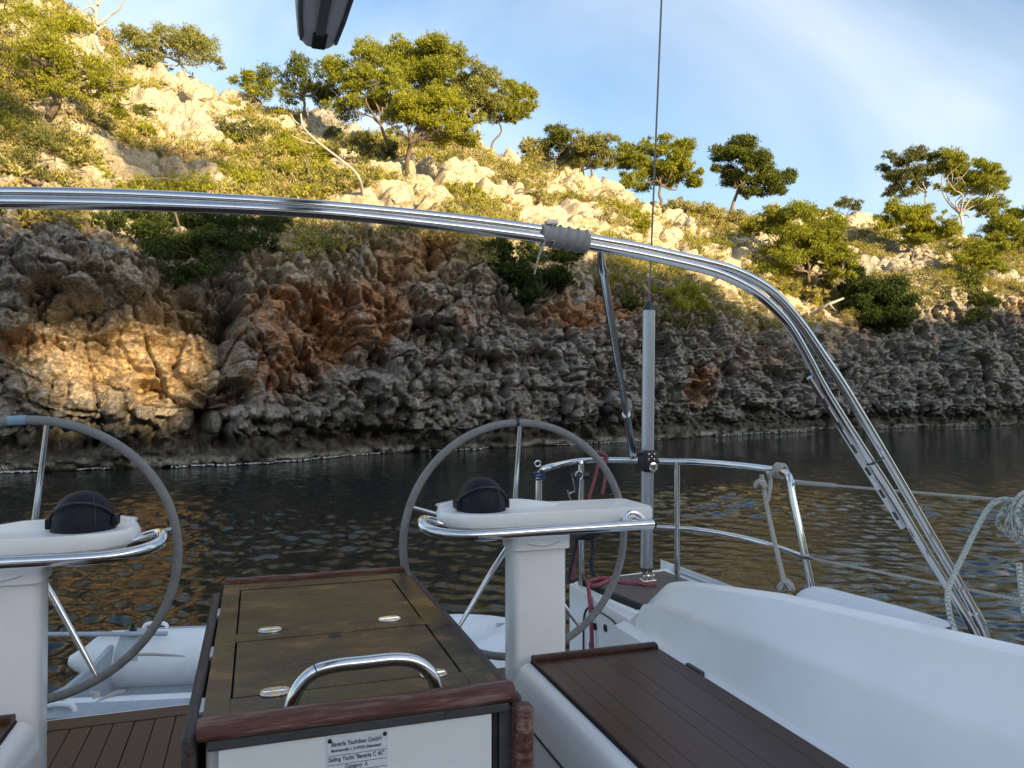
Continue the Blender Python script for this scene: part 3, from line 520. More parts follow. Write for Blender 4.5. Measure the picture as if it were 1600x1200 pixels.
tree('pine_tree', 'broad bright pine filling the upper left corner', 'tree', (70, 170), [(20, 20, 44, 26), (62, 36, 44, 24), (100, 58, 34, 20), (35, 62, 44, 24), (115, 88, 32, 20), (80, 96, 36, 18), (150, 112, 36, 18), (110, 122, 40, 18), (170, 136, 30, 18), (185, 158, 26, 20), (140, 150, 36, 14), (60, 120, 34, 16)], M['bush'], SG, .95, size=.12, lean=(90, 120), trunk_r=.17)
# bare dead tree and bleached fallen branches
def bare(name, label, cat, segs, r, depth=0, base=None):
    p, i, j = ground(*base); t = GT[i, j]+depth; root = thing(name, p, label, cat); mb = MB()
    for k, pts in enumerate(segs):
        Q3 = [at(x, y, t+.25*math.sin(3*k+q)) for q, (x, y) in enumerate(pts)]; Q3 = [p] + Q3[1:] if k == 0 else Q3
        tw = mb if k == 0 else MB(); tw.tube(Q3, [r*(1 if k == 0 else .55), r*.25 if k else r*.5], 7, smooth=4)
        if k: obj('branch', tw, M['bleached'], root, smooth=60)
    obj('trunk', mb, M['bleached'], root, smooth=60); return root
bare('dead_tree', 'bare white dead tree on the skyline at upper left', 'tree', [[(153, 92), (151, 66), (152, 40), (150, 18), (154, -25)], [(152, 44), (143, 36), (124, 24)], [(151, 38), (165, 30), (172, 24), (186, 14), (196, -6)], [(150, 20), (142, 10), (128, 16)], [(153, 8), (160, -2), (176, -14)], [(143, 36), (138, 26)], [(152, 48), (162, 40), (170, 39)], [(150, 22), (140, 4), (136, -14)]], .14, base=(153, 104))
bare('bleached_branch', 'bleached dead branch arching over the round bright bush', 'branch', [[(565, 305), (562, 280), (548, 262), (520, 240), (492, 218), (474, 198), (470, 178)], [(500, 225), (480, 222), (455, 212)], [(488, 214), (466, 204), (452, 204)], [(476, 200), (462, 190), (455, 180)], [(545, 260), (528, 252), (515, 252)]], .075, -1.2, (565, 306))
bare('bleached_branch', 'dry forked twig lying on the rocks just above the arch tube', 'branch', [[(668, 335), (682, 318), (696, 306)], [(655, 334), (672, 312), (688, 298)], [(684, 316), (700, 310)]], .04, -.8, (668, 336))
bare('fallen_log', 'dark leaning log in the shade under the large layered pine', 'log', [[(1266, 492), (1290, 478), (1318, 466)], [(1296, 476), (1306, 486)]], .16, -1.6, (1266, 494))
bare('bleached_branch', 'grey twig with white stub on the slope under the left ledges', 'branch', [[(248, 244), (252, 232), (258, 224)], [(252, 232), (268, 238), (280, 250)], [(240, 246), (262, 258)]], .05, -.6, (248, 246))
bare('fallen_branch', 'dark tangled branches fallen below the upper left pine', 'branch', [[(92, 148), (112, 170), (120, 200), (140, 230)], [(112, 170), (130, 186), (150, 196)], [(120, 200), (108, 215)], [(125, 208), (145, 215), (165, 222)], [(100, 155), (120, 160), (138, 172)]], .08, -.8, (92, 150))
BU, OL, SCB = M['bush'], M['olive'], M['scrub']
bush('bush', 'dark olive bush at the left edge above the grey cliff', (50, 290), [(30, 225, 44, 26), (80, 238, 44, 28), (20, 262, 40, 26), (70, 272, 50, 24), (112, 262, 32, 22)], OL, SG)
bush('bush', 'yellow-green bush hanging right of the upper left pine', (190, 215), [(200, 200, 30, 22), (225, 215, 24, 16), (175, 190, 28, 20)], BU, SG)
bush('bush', 'wide bright green bush lying along the top of the arch tube at left', (360, 300), [(225, 296, 40, 14), (275, 288, 44, 15), (325, 292, 46, 16), (375, 285, 40, 18), (415, 296, 34, 18), (300, 306, 60, 12), (400, 312, 46, 12), (170, 284, 34, 16)], BU, SG, 1.3)
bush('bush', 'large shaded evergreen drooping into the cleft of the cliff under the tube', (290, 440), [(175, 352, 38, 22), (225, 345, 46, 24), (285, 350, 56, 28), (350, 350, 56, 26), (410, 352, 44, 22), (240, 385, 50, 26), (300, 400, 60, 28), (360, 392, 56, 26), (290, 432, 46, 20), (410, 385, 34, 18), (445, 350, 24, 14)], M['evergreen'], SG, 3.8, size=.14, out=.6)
bush('bush', 'dark rounded bush below the grey boulder left of the bright bush', (378, 220), [(365, 196, 26, 14), (392, 206, 28, 16), (372, 216, 30, 12)], OL, SG)
bush('bush', 'conical bright bush left of the round one by the bleached branch', (430, 245), [(430, 205, 20, 20), (425, 230, 28, 18), (445, 240, 24, 14)], BU, SG)
bush('bush', 'round bright green bush under the bleached branch', (485, 292), [(470, 250, 30, 22), (500, 258, 30, 24), (455, 272, 30, 18), (490, 280, 40, 20), (520, 275, 22, 20)], BU, SG, 1.4)
bush('bush', 'dark brownish thicket in the shade of the big pine cluster', (570, 260), [(525, 222, 30, 14), (560, 232, 36, 14), (600, 246, 32, 15), (540, 246, 34, 12)], OL, SG)
bush('bush', 'small bright bush right of the pale boulder above the tube', (735, 322), [(722, 305, 26, 12), (745, 312, 24, 12), (730, 320, 32, 9)], BU, SG)
bush('bush', 'grey-green scrub bush below the flat limestone slab', (800, 300), [(790, 284, 26, 12), (820, 296, 28, 13), (840, 312, 26, 12)], SCB, SG)
bush('bush', 'pale feathery bush beside the round dark pine on the ridge', (832, 258), [(832, 232, 18, 15), (838, 248, 20, 11)], SCB, SG)
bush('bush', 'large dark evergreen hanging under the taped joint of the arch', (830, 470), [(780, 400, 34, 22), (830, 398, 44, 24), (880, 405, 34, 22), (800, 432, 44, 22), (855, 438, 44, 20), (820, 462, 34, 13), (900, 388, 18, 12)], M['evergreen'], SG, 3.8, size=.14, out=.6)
bush('bush', 'bright yellow-green bush right of the grey pole', (1060, 485), [(1040, 462, 30, 14), (1075, 465, 30, 15), (1055, 478, 38, 11), (1095, 476, 16, 9), (1015, 460, 18, 11)], BU, SG, 1.3)
bush('bush', 'dark low bush under the yellow-green one, beside the grey pole', (1070, 520), [(1040, 496, 30, 12), (1075, 506, 28, 13), (1100, 500, 20, 11), (985, 470, 26, 16), (1000, 490, 22, 12)], OL, SG)
bush('bush', 'silvery round bush alone on the skyline between the pine groups', (1322, 338), [(1318, 318, 14, 8), (1332, 324, 16, 8)], OL, SG)
bush('bush', 'brown dry bush at the foot of the leaning skyline pine', (1130, 350), [(1110, 336, 24, 12), (1140, 346, 24, 11), (1165, 352, 20, 9)], SCB, SG)
bush('bush', 'dry tan bush below the large layered pine in the last sunlight', (1250, 480), [(1235, 455, 26, 14), (1262, 468, 28, 14), (1290, 450, 20, 12)], SCB, SG)
bush('bush', 'shaded creeper on the grey cliff at far right', (1520, 500), [(1515, 452, 24, 22), (1540, 475, 22, 22), (1525, 500, 20, 14)], PD, SG, 1.0)
bush('bush', 'low grey-green bush on the ridge below the umbrella pine', (1560, 400), [(1545, 378, 28, 11), (1500, 384, 26, 9), (1575, 396, 22, 9)], SCB, SG)
bush('bush', 'light bush between the ledges left of the stay wire', (985, 350), [(960, 330, 28, 13), (985, 342, 28, 13), (1000, 360, 22, 11)], BU, SG)
bush('bush', 'bush in the gap of rocks under the spreading pine', (1080, 350), [(1060, 326, 24, 10), (1085, 334, 24, 11), (1100, 350, 22, 9)], SCB, SG)
# ground-hugging scrub and dry grass nobody could count
def scatter(name, n, mats, sz, per, leaf, seed, cond):
    r = np.random.default_rng(seed); cs, rs, ns = [], [], []; i0, i1 = int(np.searchsorted(vid, 5.75)), int(np.searchsorted(vid, 9.6)); k = 0
    up2 = NG[..., 2]; rk = rockm.reshape(R_, C_); tries = 0
    while k < n and tries < n*14:
        tries += 1; i, j = r.integers(i0, i1), r.integers(180, C_-190)
        if rk[i, j] > cond+r.random()*.35 or up2[i, j] < .25: continue
        if (140 < GX[i, j] < 470 and GY[i, j] > 322) or (765 < GX[i, j] < 930 and GY[i, j] > 385): continue        # bare under the two big evergreens
        s = sz*r.uniform(.5, 1.5); cs.append(G[i, j]+np.array([0, 0, .3*s])); rs.append(np.array([s, s, s*.62])); ns.append(per*(s/sz)**2); k += 1
    V, Fq, T = leaves(cs, rs, ns, leaf, seed, 12, .35, False); npmesh(name, V, Fq, mats, smooth=False, attrs=dict(tint=T), kind='stuff')
scatter('low_scrub', 2200, M['scrub'], .58, 84, .11, 301, .45)
scatter('green_scrub', 800, M['bush'], .52, 115, .11, 302, .40)
scatter('dry_grass', 2600, M['dry'], .32, 46, .14, 303, .55)
scatter('dark_heath', 420, M['olive'], .5, 140, .11, 304, .5)
# unseen pines added on the opposite ridge, shading the cliff above the sun patch
def add_shade_pine(w, k, h, label):
    s0 = to_world((RD+k)*SH[0]+w*pe[0], (RD+k)*SH[1]+w*pe[1]); z0 = float(np.interp(w, wv, need)); root = thing('pine_tree', (s0[0], s0[1], z0-.3), label, 'tree', 'pines on the opposite ridge'); c = np.array([s0[0], s0[1], z0])
    cs = [c+np.array([dx, dy, h*q]) for dx, dy, q in ((0, 0, 1.05), (1.0, .6, .9), (-1.0, .2, .85), (.5, -1, .72), (-.6, .9, .66))]; V, Fq, T = leaves(cs, [np.array([1.5, 1.5, 1.0])]*5, [1900]*5, .28, int(abs(w)*31)+5); npmesh('crown', V, Fq, M['pine'], root, smooth=False, attrs=dict(tint=T))
    mb = MB(); limb(mb, c-np.array([0, 0, .5]), cs[0], .2, .08, .1, 3); obj('trunk', mb, M['bark'], root, smooth=60)
hn = float(np.interp(gw, wv, need))
for q, (dw, h) in enumerate([(-3.4, 5.4), (-1.7, 5.3), (.1, 5.6), (1.8, 5.1), (3.5, 5.4)]): add_shade_pine(gw+dw, q % 2, h, ['first pine from the left in the saddle of the ridge behind the boat', 'second pine from the left in the saddle of the ridge behind the boat', 'middle pine in the saddle of the ridge behind the boat', 'second pine from the right in the saddle of the ridge behind the boat', 'first pine from the right in the saddle of the ridge behind the boat'][q])

# ================================================================== the sailing yacht we stand on (aft = +Y, centreline x = CX)
CX = .125; S0 = E-1.37; SEAT = E-.85; DECK = E-.92
def X(x, s): return CX+s*(x-CX)                     # s=+1: the side on the right of the picture, s=-1: its mirror
yacht = thing('sailing_yacht', (CX, 1.5, 0), 'white sailing yacht cockpit with dark teak seats in the foreground', 'yacht')
hw = lambda y: np.interp(y, [-9.5, -8, -5, -2, 1, 3.3, 3.75], [.05, .8, 1.7, 2.02, 2.08, 2.03, 2.01])
mb = MB()
for s in (1, -1):
    rings = []
    for y in np.linspace(-9.5, 3.75, 28):
        w = hw(y); rings.append([(X(CX+w, s), y, DECK), (X(CX+w-.03, s), y, DECK+.03), (X(CX+w*.985, s), y, .75), (X(CX+w*.90, s), y, .1), (X(CX+w*.6, s), y, -.35)])
    mb.loft(rings, False)
mb.add([(CX-2.06, 3.75, .55), (CX+2.06, 3.75, .55), (CX+1.9, 3.75, -.2), (CX-1.9, 3.75, -.2)], [(0, 1, 2, 3)])
obj('hull', mb, M['gel'], yacht)
mb = MB(); rg = [[(CX-hw(y)+.06, y, DECK+.02), (CX-.9*hw(y)*.7, y, DECK+.06), (CX, y, DECK+.08), (CX+.9*hw(y)*.7, y, DECK+.06), (CX+hw(y)-.06, y, DECK+.02)] for y in np.linspace(-9.2, -1.3, 14)]
mb.loft(rg, False); obj('foredeck', mb, M['gel_matt'], yacht)
mb = MB(); mb.loft([[(CX-w, y, DECK), (CX-w*.9, y, DECK+h), (CX, y, DECK+h*1.1), (CX+w*.9, y, DECK+h), (CX+w, y, DECK)] for y, w, h in ((-7, .5, .12), (-5, 1.1, .3), (-1.6, 1.35, .42), (-1.25, 1.3, .42))], True); obj('coachroof', mb, M['gel'], yacht)
# coaming with inclined backrest, one on each side
for s in (1, -1):
    prof_y = [-1.3, -.2, .5, 1.18, 1.6, 1.97, 2.25, 2.44, 2.53, 2.60, 2.66]
    tz = np.interp(prof_y, [-1.3, .5, 1.18, 1.97, 2.44, 2.53, 2.60, 2.66], [-.42, -.475, -.533, -.607, -.672, -.695, -.765, -.868]); tx = np.interp(prof_y, [-1.3, 1.18, 1.97, 2.53, 2.66], [1.56, 1.52, 1.50, 1.452, 1.405])
    kz = np.interp(prof_y, [-1.3, 1.09, 2.45, 2.60, 2.66], [-.62, -.659, -.738, -.79, -.872]); kx = np.interp(prof_y, [-1.3, 1.09, 2.45, 2.66], [1.43, 1.402, 1.385, 1.375]); rings = []
    for y, a, b, c, d_ in zip(prof_y, tx, tz, kx, kz):
        b = max(b, -.872); w = np.interp(y, [1.2, 2.4, 2.66], [.075, .065, .06]); b += .004; fz = min(-.838, d_-.01) if y < 2.5 else min(d_-.002, -.85)
        pts = [(1.295, -.868), (1.318, -.862), (1.335, max(-.856, -.9)), (1.352, fz+.004 if y < 2.5 else -.86), (c-.012, d_-.02), (c, d_), (c+.01, d_+.008), (a-.03, b-.028), (a-.012, b-.008), (a+.006, b), (a+.03, b+.003), (a+w-.03, b-.004), (a+w, b-.03), (a+w+.035, -.925)]
        rings.append([(X(px_, s), y, E+pz) for px_, pz in pts])
    mb = MB(); mb.loft(rings, False); n = len(rings[0]); mb.add([rings[-1][k] for k in range(n)], [tuple(range(n))])
    cm = obj('coaming', mb, M['gel'], yacht, smooth=24)
    # non-slip strip along the coaming top
    mb = MB(); mb.loft([[(X(a+.024, s), y, E+b+.0050), (X(a+.040, s), y, E+b+.0050)] for y, a, b in zip(prof_y, tx, tz) if y < 2.45], False); obj('non_slip_strip', mb, simple('non_slip_paint', (.60, .62, .63), .8, 0, .05, 60, .8, 400) if s > 0 else bpy.data.materials['non_slip_paint'], cm)
    # side deck from coaming to the toe rail
    mb = MB(); mb.loft([[(X(1.50, s), y, DECK), (X(CX+hw(y)-.04, s), y, DECK+.012)] for y in np.linspace(-1.3, 2.75, 10)], False); obj('side_deck', mb, M['gel_matt'], yacht)
    mb = MB(); mb.tube([(X(CX+hw(y)-.05, s), y, DECK+.012) for y in np.linspace(-8, 3.6, 24)], .010, 8); obj('toe_rail', mb, M['alu'], yacht)
    # bench locker
    mb = MB(); mb.loft([[(X(x, s), y, E+z) for x, z in [(1.30, -.866), (.86, -.866), (.835, -.868), (.815, -.880), (.803, -.905), (.795, -.95), (.79, -1.05), (.765, -1.365), (1.30, -1.365)]] for y in (-1.2, 2.375)], True); bn = obj('bench', mb, M['gel'], yacht, .006)
    mb = MB(); mb.loft([[(X(x, s), y, E+z) for x, z in [(1.295, -.868), (1.37, -.862), (1.37, -1.365), (1.295, -1.365)]] for y in (-1.2, 2.64)], True); obj('bench_side', mb, M['gel'], bn)
    for k in range(8):                                            # teak planks of the seat
        x0 = .852+k*.0552; y1 = 2.318; mb = MB(); mb.box(*sorted((X(x0+.0002, s), X(x0+.0550, s))), -1.15, y1, SEAT-.014, SEAT+.0003*(k % 3)); obj('plank', mb, M['teak'], bn, .0006, origin=(X(x0+.027, s), .6, SEAT))
        mb = MB(); mb.loft([[(X(x, s), y, z) for y, z in [(2.3205, SEAT-.014), (2.3205, SEAT+.008), (2.328, SEAT+.013), (2.345, SEAT+.015), (2.362, SEAT+.010), (2.368, SEAT+.002), (2.368, SEAT-.014)]] for x in (x0+.0008, x0+.0544)]); obj('end_plank', mb, M['teak'], bn, 0, origin=(X(x0+.027, s), 2.34, SEAT))
    mb = MB(); mb.box(*sorted((X(.8495, s), X(1.294, s))), -1.16, 2.366, SEAT-.0165, SEAT-.010); obj('seam_caulking', mb, M['dark'], bn)
    # locker door outline on the bench front, latch
    mb = MB()
    def fx(z): return np.interp(z, [-1.365, -1.05, -.95], [.765, .79, .795])-.0025
    for (y0, y1, z0, z1) in ((.55, 2.30, -1.008, -1.002), (2.294, 2.30, -1.32, -1.0), (.55, 2.30, -1.325, -1.319)):
        mb.loft([[(X(fx(z)-.001, s), y, E+z) for z in (z0, z1)] + [(X(fx(z)+.004, s), y, E+z) for z in (z1, z0)] for y in (y0, y1)])
    obj('door_seam', mb, M['dgrey'], bn)
    mb = MB(); mb.box(*sorted((X(.781, s), X(.795, s))), 1.655, 1.70, E-.985, E-.925); lt = obj('latch', mb, M['steel'], bn, .006); mb = MB(); mb.box(*sorted((X(.778, s), X(.784, s))), 1.665, 1.69, E-.97, E-.945); obj('latch_button', mb, M['black'], lt, .002)
    for y in (1.25, 2.12):                                        # hinges of the seat lids, in the gutter
        mb = MB(); mb.box(*sorted((X(1.302, s), X(1.318, s))), y-.045, y+.045, SEAT-.016, SEAT+.001); obj('seat_hinge', mb, M['dgrey'], bn, .003)
    # quarter: aft deck pad, inner wall with a round-holed locker door
    mb = MB(); poly = [(X(1.44, s), 2.60), (X(1.60, s), 2.70), (X(1.56, s), 3.02), (X(1.50, s), 3.56), (X(CX+hw(3.6)-.03, s), 3.68), (X(CX+hw(2.7)-.03, s), 2.62)]; mb.prism(poly, DECK-.45, DECK); ad = obj('aft_deck', mb, M['gel'], yacht, .02)
    mb = MB(); mb.prism([(X(1.66, s), 2.86), (X(1.60, s), 3.02), (X(1.545, s), 3.50), (X(2.02, s), 3.56), (X(2.06, s), 2.86)], DECK+.002, DECK+.014); obj('deck_pad', mb, M['deck'], ad, .003)
    mb = MB(); mb.loft([[(X(x-.012, s), y, DECK-.012), (X(x+.016, s), y, DECK-.012), (X(x+.016, s), y, DECK+.020), (X(x-.012, s), y, DECK+.020)] for x, y in ((1.525, 3.52), (1.562, 3.16), (1.580, 3.02))]); obj('pad_edge', mb, M['dark'], ad, .004)
    mb = MB(); mb.loft([[(X(x-.02, s), y, DECK-.05), (X(x+.02, s), y, DECK-.05), (X(x+.02, s), y, DECK+.016), (X(x-.02, s), y, DECK+.016)] for x, y in ((1.585, 3.015), (1.66, 2.87))]); obj('pad_edge', mb, M['dark'], ad, .004)
    mb = MB(); mb.loft([[(X(x, s), y, z) for z in (S0, DECK-.02)] + [(X(x+.06, s), y, z) for z in (DECK-.02, S0)] for x, y in ((1.34, 2.3), (1.37, 2.64), (1.50, 2.95), (1.50, 3.60))]); qw = obj('quarter_wall', mb, M['gel'], yacht, .01)
    yy, zz_ = 3.20, E-1.17; rr_ = .185; mb = MB(); mb.tube([(X(1.4965, s), yy+rr_*1.15*np.sign(math.cos(q))*abs(math.cos(q))**.5, zz_+rr_*np.sign(math.sin(q))*abs(math.sin(q))**.5) for q in np.linspace(0, 6.283, 40, endpoint=False)], .0045, 6, True); obj('door_seam', mb, M['dgrey'], qw)
    mb = MB()
    for k in range(7): mb.lathe((X(1.4955, s), yy+.13*math.cos(k*.9), zz_+.13*math.sin(k*.9)), [(.001, 0), (.017, 0), (.017, s*.008), (.001, s*.008)], 14, (1, 0, 0))
    o = obj('drain_holes', mb, M['dark'], qw); o['kind'] = 'stuff'
# cockpit sole: planks, with a margin board across the stern
sole = obj('cockpit_sole', MB().box(CX-1.38, CX+1.38, -1.3, 3.72, S0-.08, S0-.012), M['dark'], yacht)
k = 0; x = -.80
while x < 1.04:
    for (y0, y1) in ((-1.2, 1.4), (1.404, 2.995), (3.005, 3.60)):
        mb = MB().box(x+.0015, x+.0785, y0, y1, S0-.014, S0+random.uniform(-.0008, .0008)); obj('plank', mb, M['teak'], sole, .0015, origin=(x+.04, (y0+y1)/2, S0))
    x += .08
mb = MB().box(-1.28, 1.53, 3.604, 3.72, S0-.014, S0+.002); obj('margin_board', mb, M['teak'], sole, .004)
obj('transom_step', MB().box(CX-1.5, CX+1.5, 3.72, 3.80, .45, S0-.02), M['gel'], yacht, .02)

# ------------------------------------------------------------------ cockpit table
T0 = E-.60
table = thing('cockpit_table', (.197, 2.05, S0), 'cockpit table with a mouldy brown top of hinged lids and a steel grab handle', 'table')
mb = MB().box(-.085, .478, 1.52, 2.62, S0, T0-.028); obj('table_body', mb, simple('white_table_body', (.74, .76, .75), .35, 0, .03, 4), table, .01)
g = .004                                                          # frame boards round two lids
lx0, lx1 = -.042, .425
fr = [(-.094, lx0-g, 1.51, 2.64), (lx1+g, .490, 1.51, 2.64), (lx0-g+.0003, lx1+g-.0003, 2.540, 2.64), (lx0-g+.0003, lx1+g-.0003, 2.004+g, 2.078-g), (lx0-g+.0003, lx1+g-.0003, 1.51, 1.640-g)]
for q, a in enumerate(fr): obj('top_board', MB().box(a[0], a[1], a[2], a[3], T0-.026, T0-.0003*q), M['table'], table, .0004)
for y0, y1 in ((1.640, 2.004), (2.078, 2.532)): obj('lid', MB().box(lx0, lx1, y0, y1, T0-.024, T0-.001), M['table'], table, .0015)
obj('lid_gutter', MB().box(lx0-.03, lx1+.03, 1.60, 2.58, T0-.0275, T0-.0245), M['dark'], table)
for hx, hy in ((.036, 2.078), (.343, 2.078), (.039, 1.640), (.366, 1.640)):
    pts = [(hx+.030*np.sign(math.cos(q))*abs(math.cos(q))**.75, hy+.0235*np.sign(math.sin(q))*abs(math.sin(q))**.8) for q in np.linspace(0, 6.283, 28, endpoint=False)]
    h = obj('hinge', MB().prism(pts, T0-.001, T0+.0035), M['steel'], table, .001); mb = MB()
    mb.tube([(hx-.024, hy, T0+.003), (hx+.024, hy, T0+.003)], .0035, 8); obj('hinge_pin', mb, M['steel'], h)
    for e, f_ in ((-.014, .012), (.014, .012), (-.014, -.012), (.014, -.012)): obj('screw', MB().lathe((hx+e, hy+f_, T0+.003), [(.004, 0), (.004, .0012), (.001, .0018)], 10), M['alu'], h)
obj('finger_hole', MB().lathe((.19, 1.982, T0-.003), [(.016, 0), (.016, .0025), (.014, .0026), (.001, .0022)], 24), M['dark'], table)
mb = MB(); pr = [(1.506, -.018), (1.480, -.018), (1.466, -.014), (1.460, -.004), (1.461, .010), (1.467, .018), (1.480, .021), (1.496, .020), (1.506, .014)]
mb.loft([[(x, y, T0+z*1.0+.004) for y, z in pr] for x in np.linspace(-.098, .496, 9)]); obj('fiddle_rail', mb, M['mahog'], table, .006)
mb = MB().box(-.080, .486, 1.478, 1.509, T0-.034, T0-.0145); obj('front_band', mb, M['dgrey'], table, .004)
mb = MB().box(-.062, .452, 1.485, 1.519, T0-.62, T0-.0345); fp = obj('front_panel', mb, bpy.data.materials['white_table_body'], table, .004)
mb = MB().box(.4545, .464, 1.488, 1.5185, T0-.62, T0-.0345); obj('panel_seal', mb, M['dark'], table)
for sx_ in (.075, .36): obj('rail_screw', MB().lathe((sx_, 1.4775, T0-.024), [(.007, 0), (.0065, -.002), (.001, -.002)], 12, (0, 1, 0)), M['dgrey'], table)
obj('rear_rail', MB().box(-.094, .490, 2.642, 2.662, T0-.02, T0+.012), M['mahog'], table, .005)
mb = MB().box(-.124, -.099, 1.475, 2.55, T0-.34, T0-.004); lf = obj('folded_leaf', mb, M['leaf_edge'], table, .008)
for y in (1.62, 1.95, 2.3): obj('leaf_hinge', MB().box(-.1005, -.0925, y-.035, y+.035, T0-.03, T0+.001), M['alu'], lf, .002)
mb = MB().box(.497, .522, 1.50, 2.62, T0-.34, T0-.012); lr = obj('folded_leaf', mb, M['leaf_edge'], table, .008)
mb = MB(); mb.loft([[(x, y, T0-z) for x, y in ((.494, 1.468), (.500, 1.456), (.515, 1.452), (.530, 1.458), (.535, 1.47), (.535, 1.498), (.494, 1.498))] for z in (.022, .35)]); obj('leaf_fiddle', mb, M['mahog'], lr, .008)
obj('leaf_bracket', MB().box(.468, .496, 1.49, 1.515, T0-.35, T0-.030), M['dgrey'], table, .003)
mb = MB(); mb.tube([(.062, 1.555, T0-.02), (.066, 1.555, T0+.002), (.080, 1.556, T0+.035), (.108, 1.558, T0+.060), (.150, 1.56, T0+.068), (.21, 1.56, T0+.0685), (.27, 1.56, T0+.068), (.312, 1.558, T0+.058), (.340, 1.556, T0+.034), (.354, 1.555, T0+.000), (.357, 1.555, T0-.02)], .0135, 18, smooth=6); hd = obj('grab_handle', mb, M['steel'], table)
mb = MB(); mb.tube([(.1135, 1.558, T0+.0622), (.116, 1.558, T0+.0632)], .0139, 18); obj('handle_joint', mb, M['dgrey'], hd)
# builder's plate with its printed lines
pl = obj('builder_plate', MB().box(.128, .242, 1.4815, 1.4845, T0-.150, T0-.038), M['plate'], fp, .001)
def text(body, x, z, h, parent, width=None, y=1.4811, bold=0.0):
    cu = bpy.data.curves.new('lettering', 'FONT'); cu.body = body; cu.size = h; cu.extrude = .0002; cu.offset = bold; cu.resolution_u = 2
    tmp = bpy.data.objects.new('lettering', cu); COL.objects.link(tmp); dg = bpy.context.evaluated_depsgraph_get(); me = bpy.data.meshes.new_from_object(tmp.evaluated_get(dg)); bpy.data.objects.remove(tmp)
    xs = [v.co.x for v in me.vertices]; k = (width/(max(xs)-min(xs))) if width else 1
    for v in me.vertices: v.co = (v.co.x*k, -v.co.z, v.co.y)
    me.materials.clear(); me.materials.append(M['ink']); o = bpy.data.objects.new('lettering', me); COL.objects.link(o); o.parent = parent; o.location = (np.array([x, y, z])-wloc(parent)).tolist(); return o
L = MB()
lines = [('Bavaria Yachtbau GmbH', .136, -.109, .0125, .093), ('Bavariastraße 1, D-97232 Giebelstadt', .136, -.1195, .0075, .093), ('Sailing Yacht "Bavaria C 45"', .131, -.137, .0115, .104), ('Category  A', .162, -.153, .0115, .042), ('Max.', .136, -.168, .0115, .018), ('=', .190, -.168, .0115, .006), ('10', .214, -.168, .0115, .009)]
tm = [text(t, x, T0+z+.0535, h, fp, w, bold=.0002) for t, x, z, h, w in lines]
mb = MB()
for z in (-.073, -.090, -.1045): mb.box(.130, .240, 1.4808, 1.4814, T0+z-.0004, T0+z+.0004)
mb.lathe((.180, 1.4812, T0-.108), [(.0022, 0), (.0022, -.0005), (.0005, -.0005)], 10, (0, 1, 0)); mb.box(.1782, .1818, 1.4808, 1.4812, T0-.1155, T0-.1105)
obj('printed_rule', mb, M['ink'], fp)
for x, z in ((.1335, -.0445), (.2365, -.0445)): obj('rivet', MB().lathe((x, 1.4815, T0+z), [(.0042, 0), (.0042, -.0012), (.002, -.002), (.0005, -.002)], 12, (0, 1, 0)), M['black'], fp)

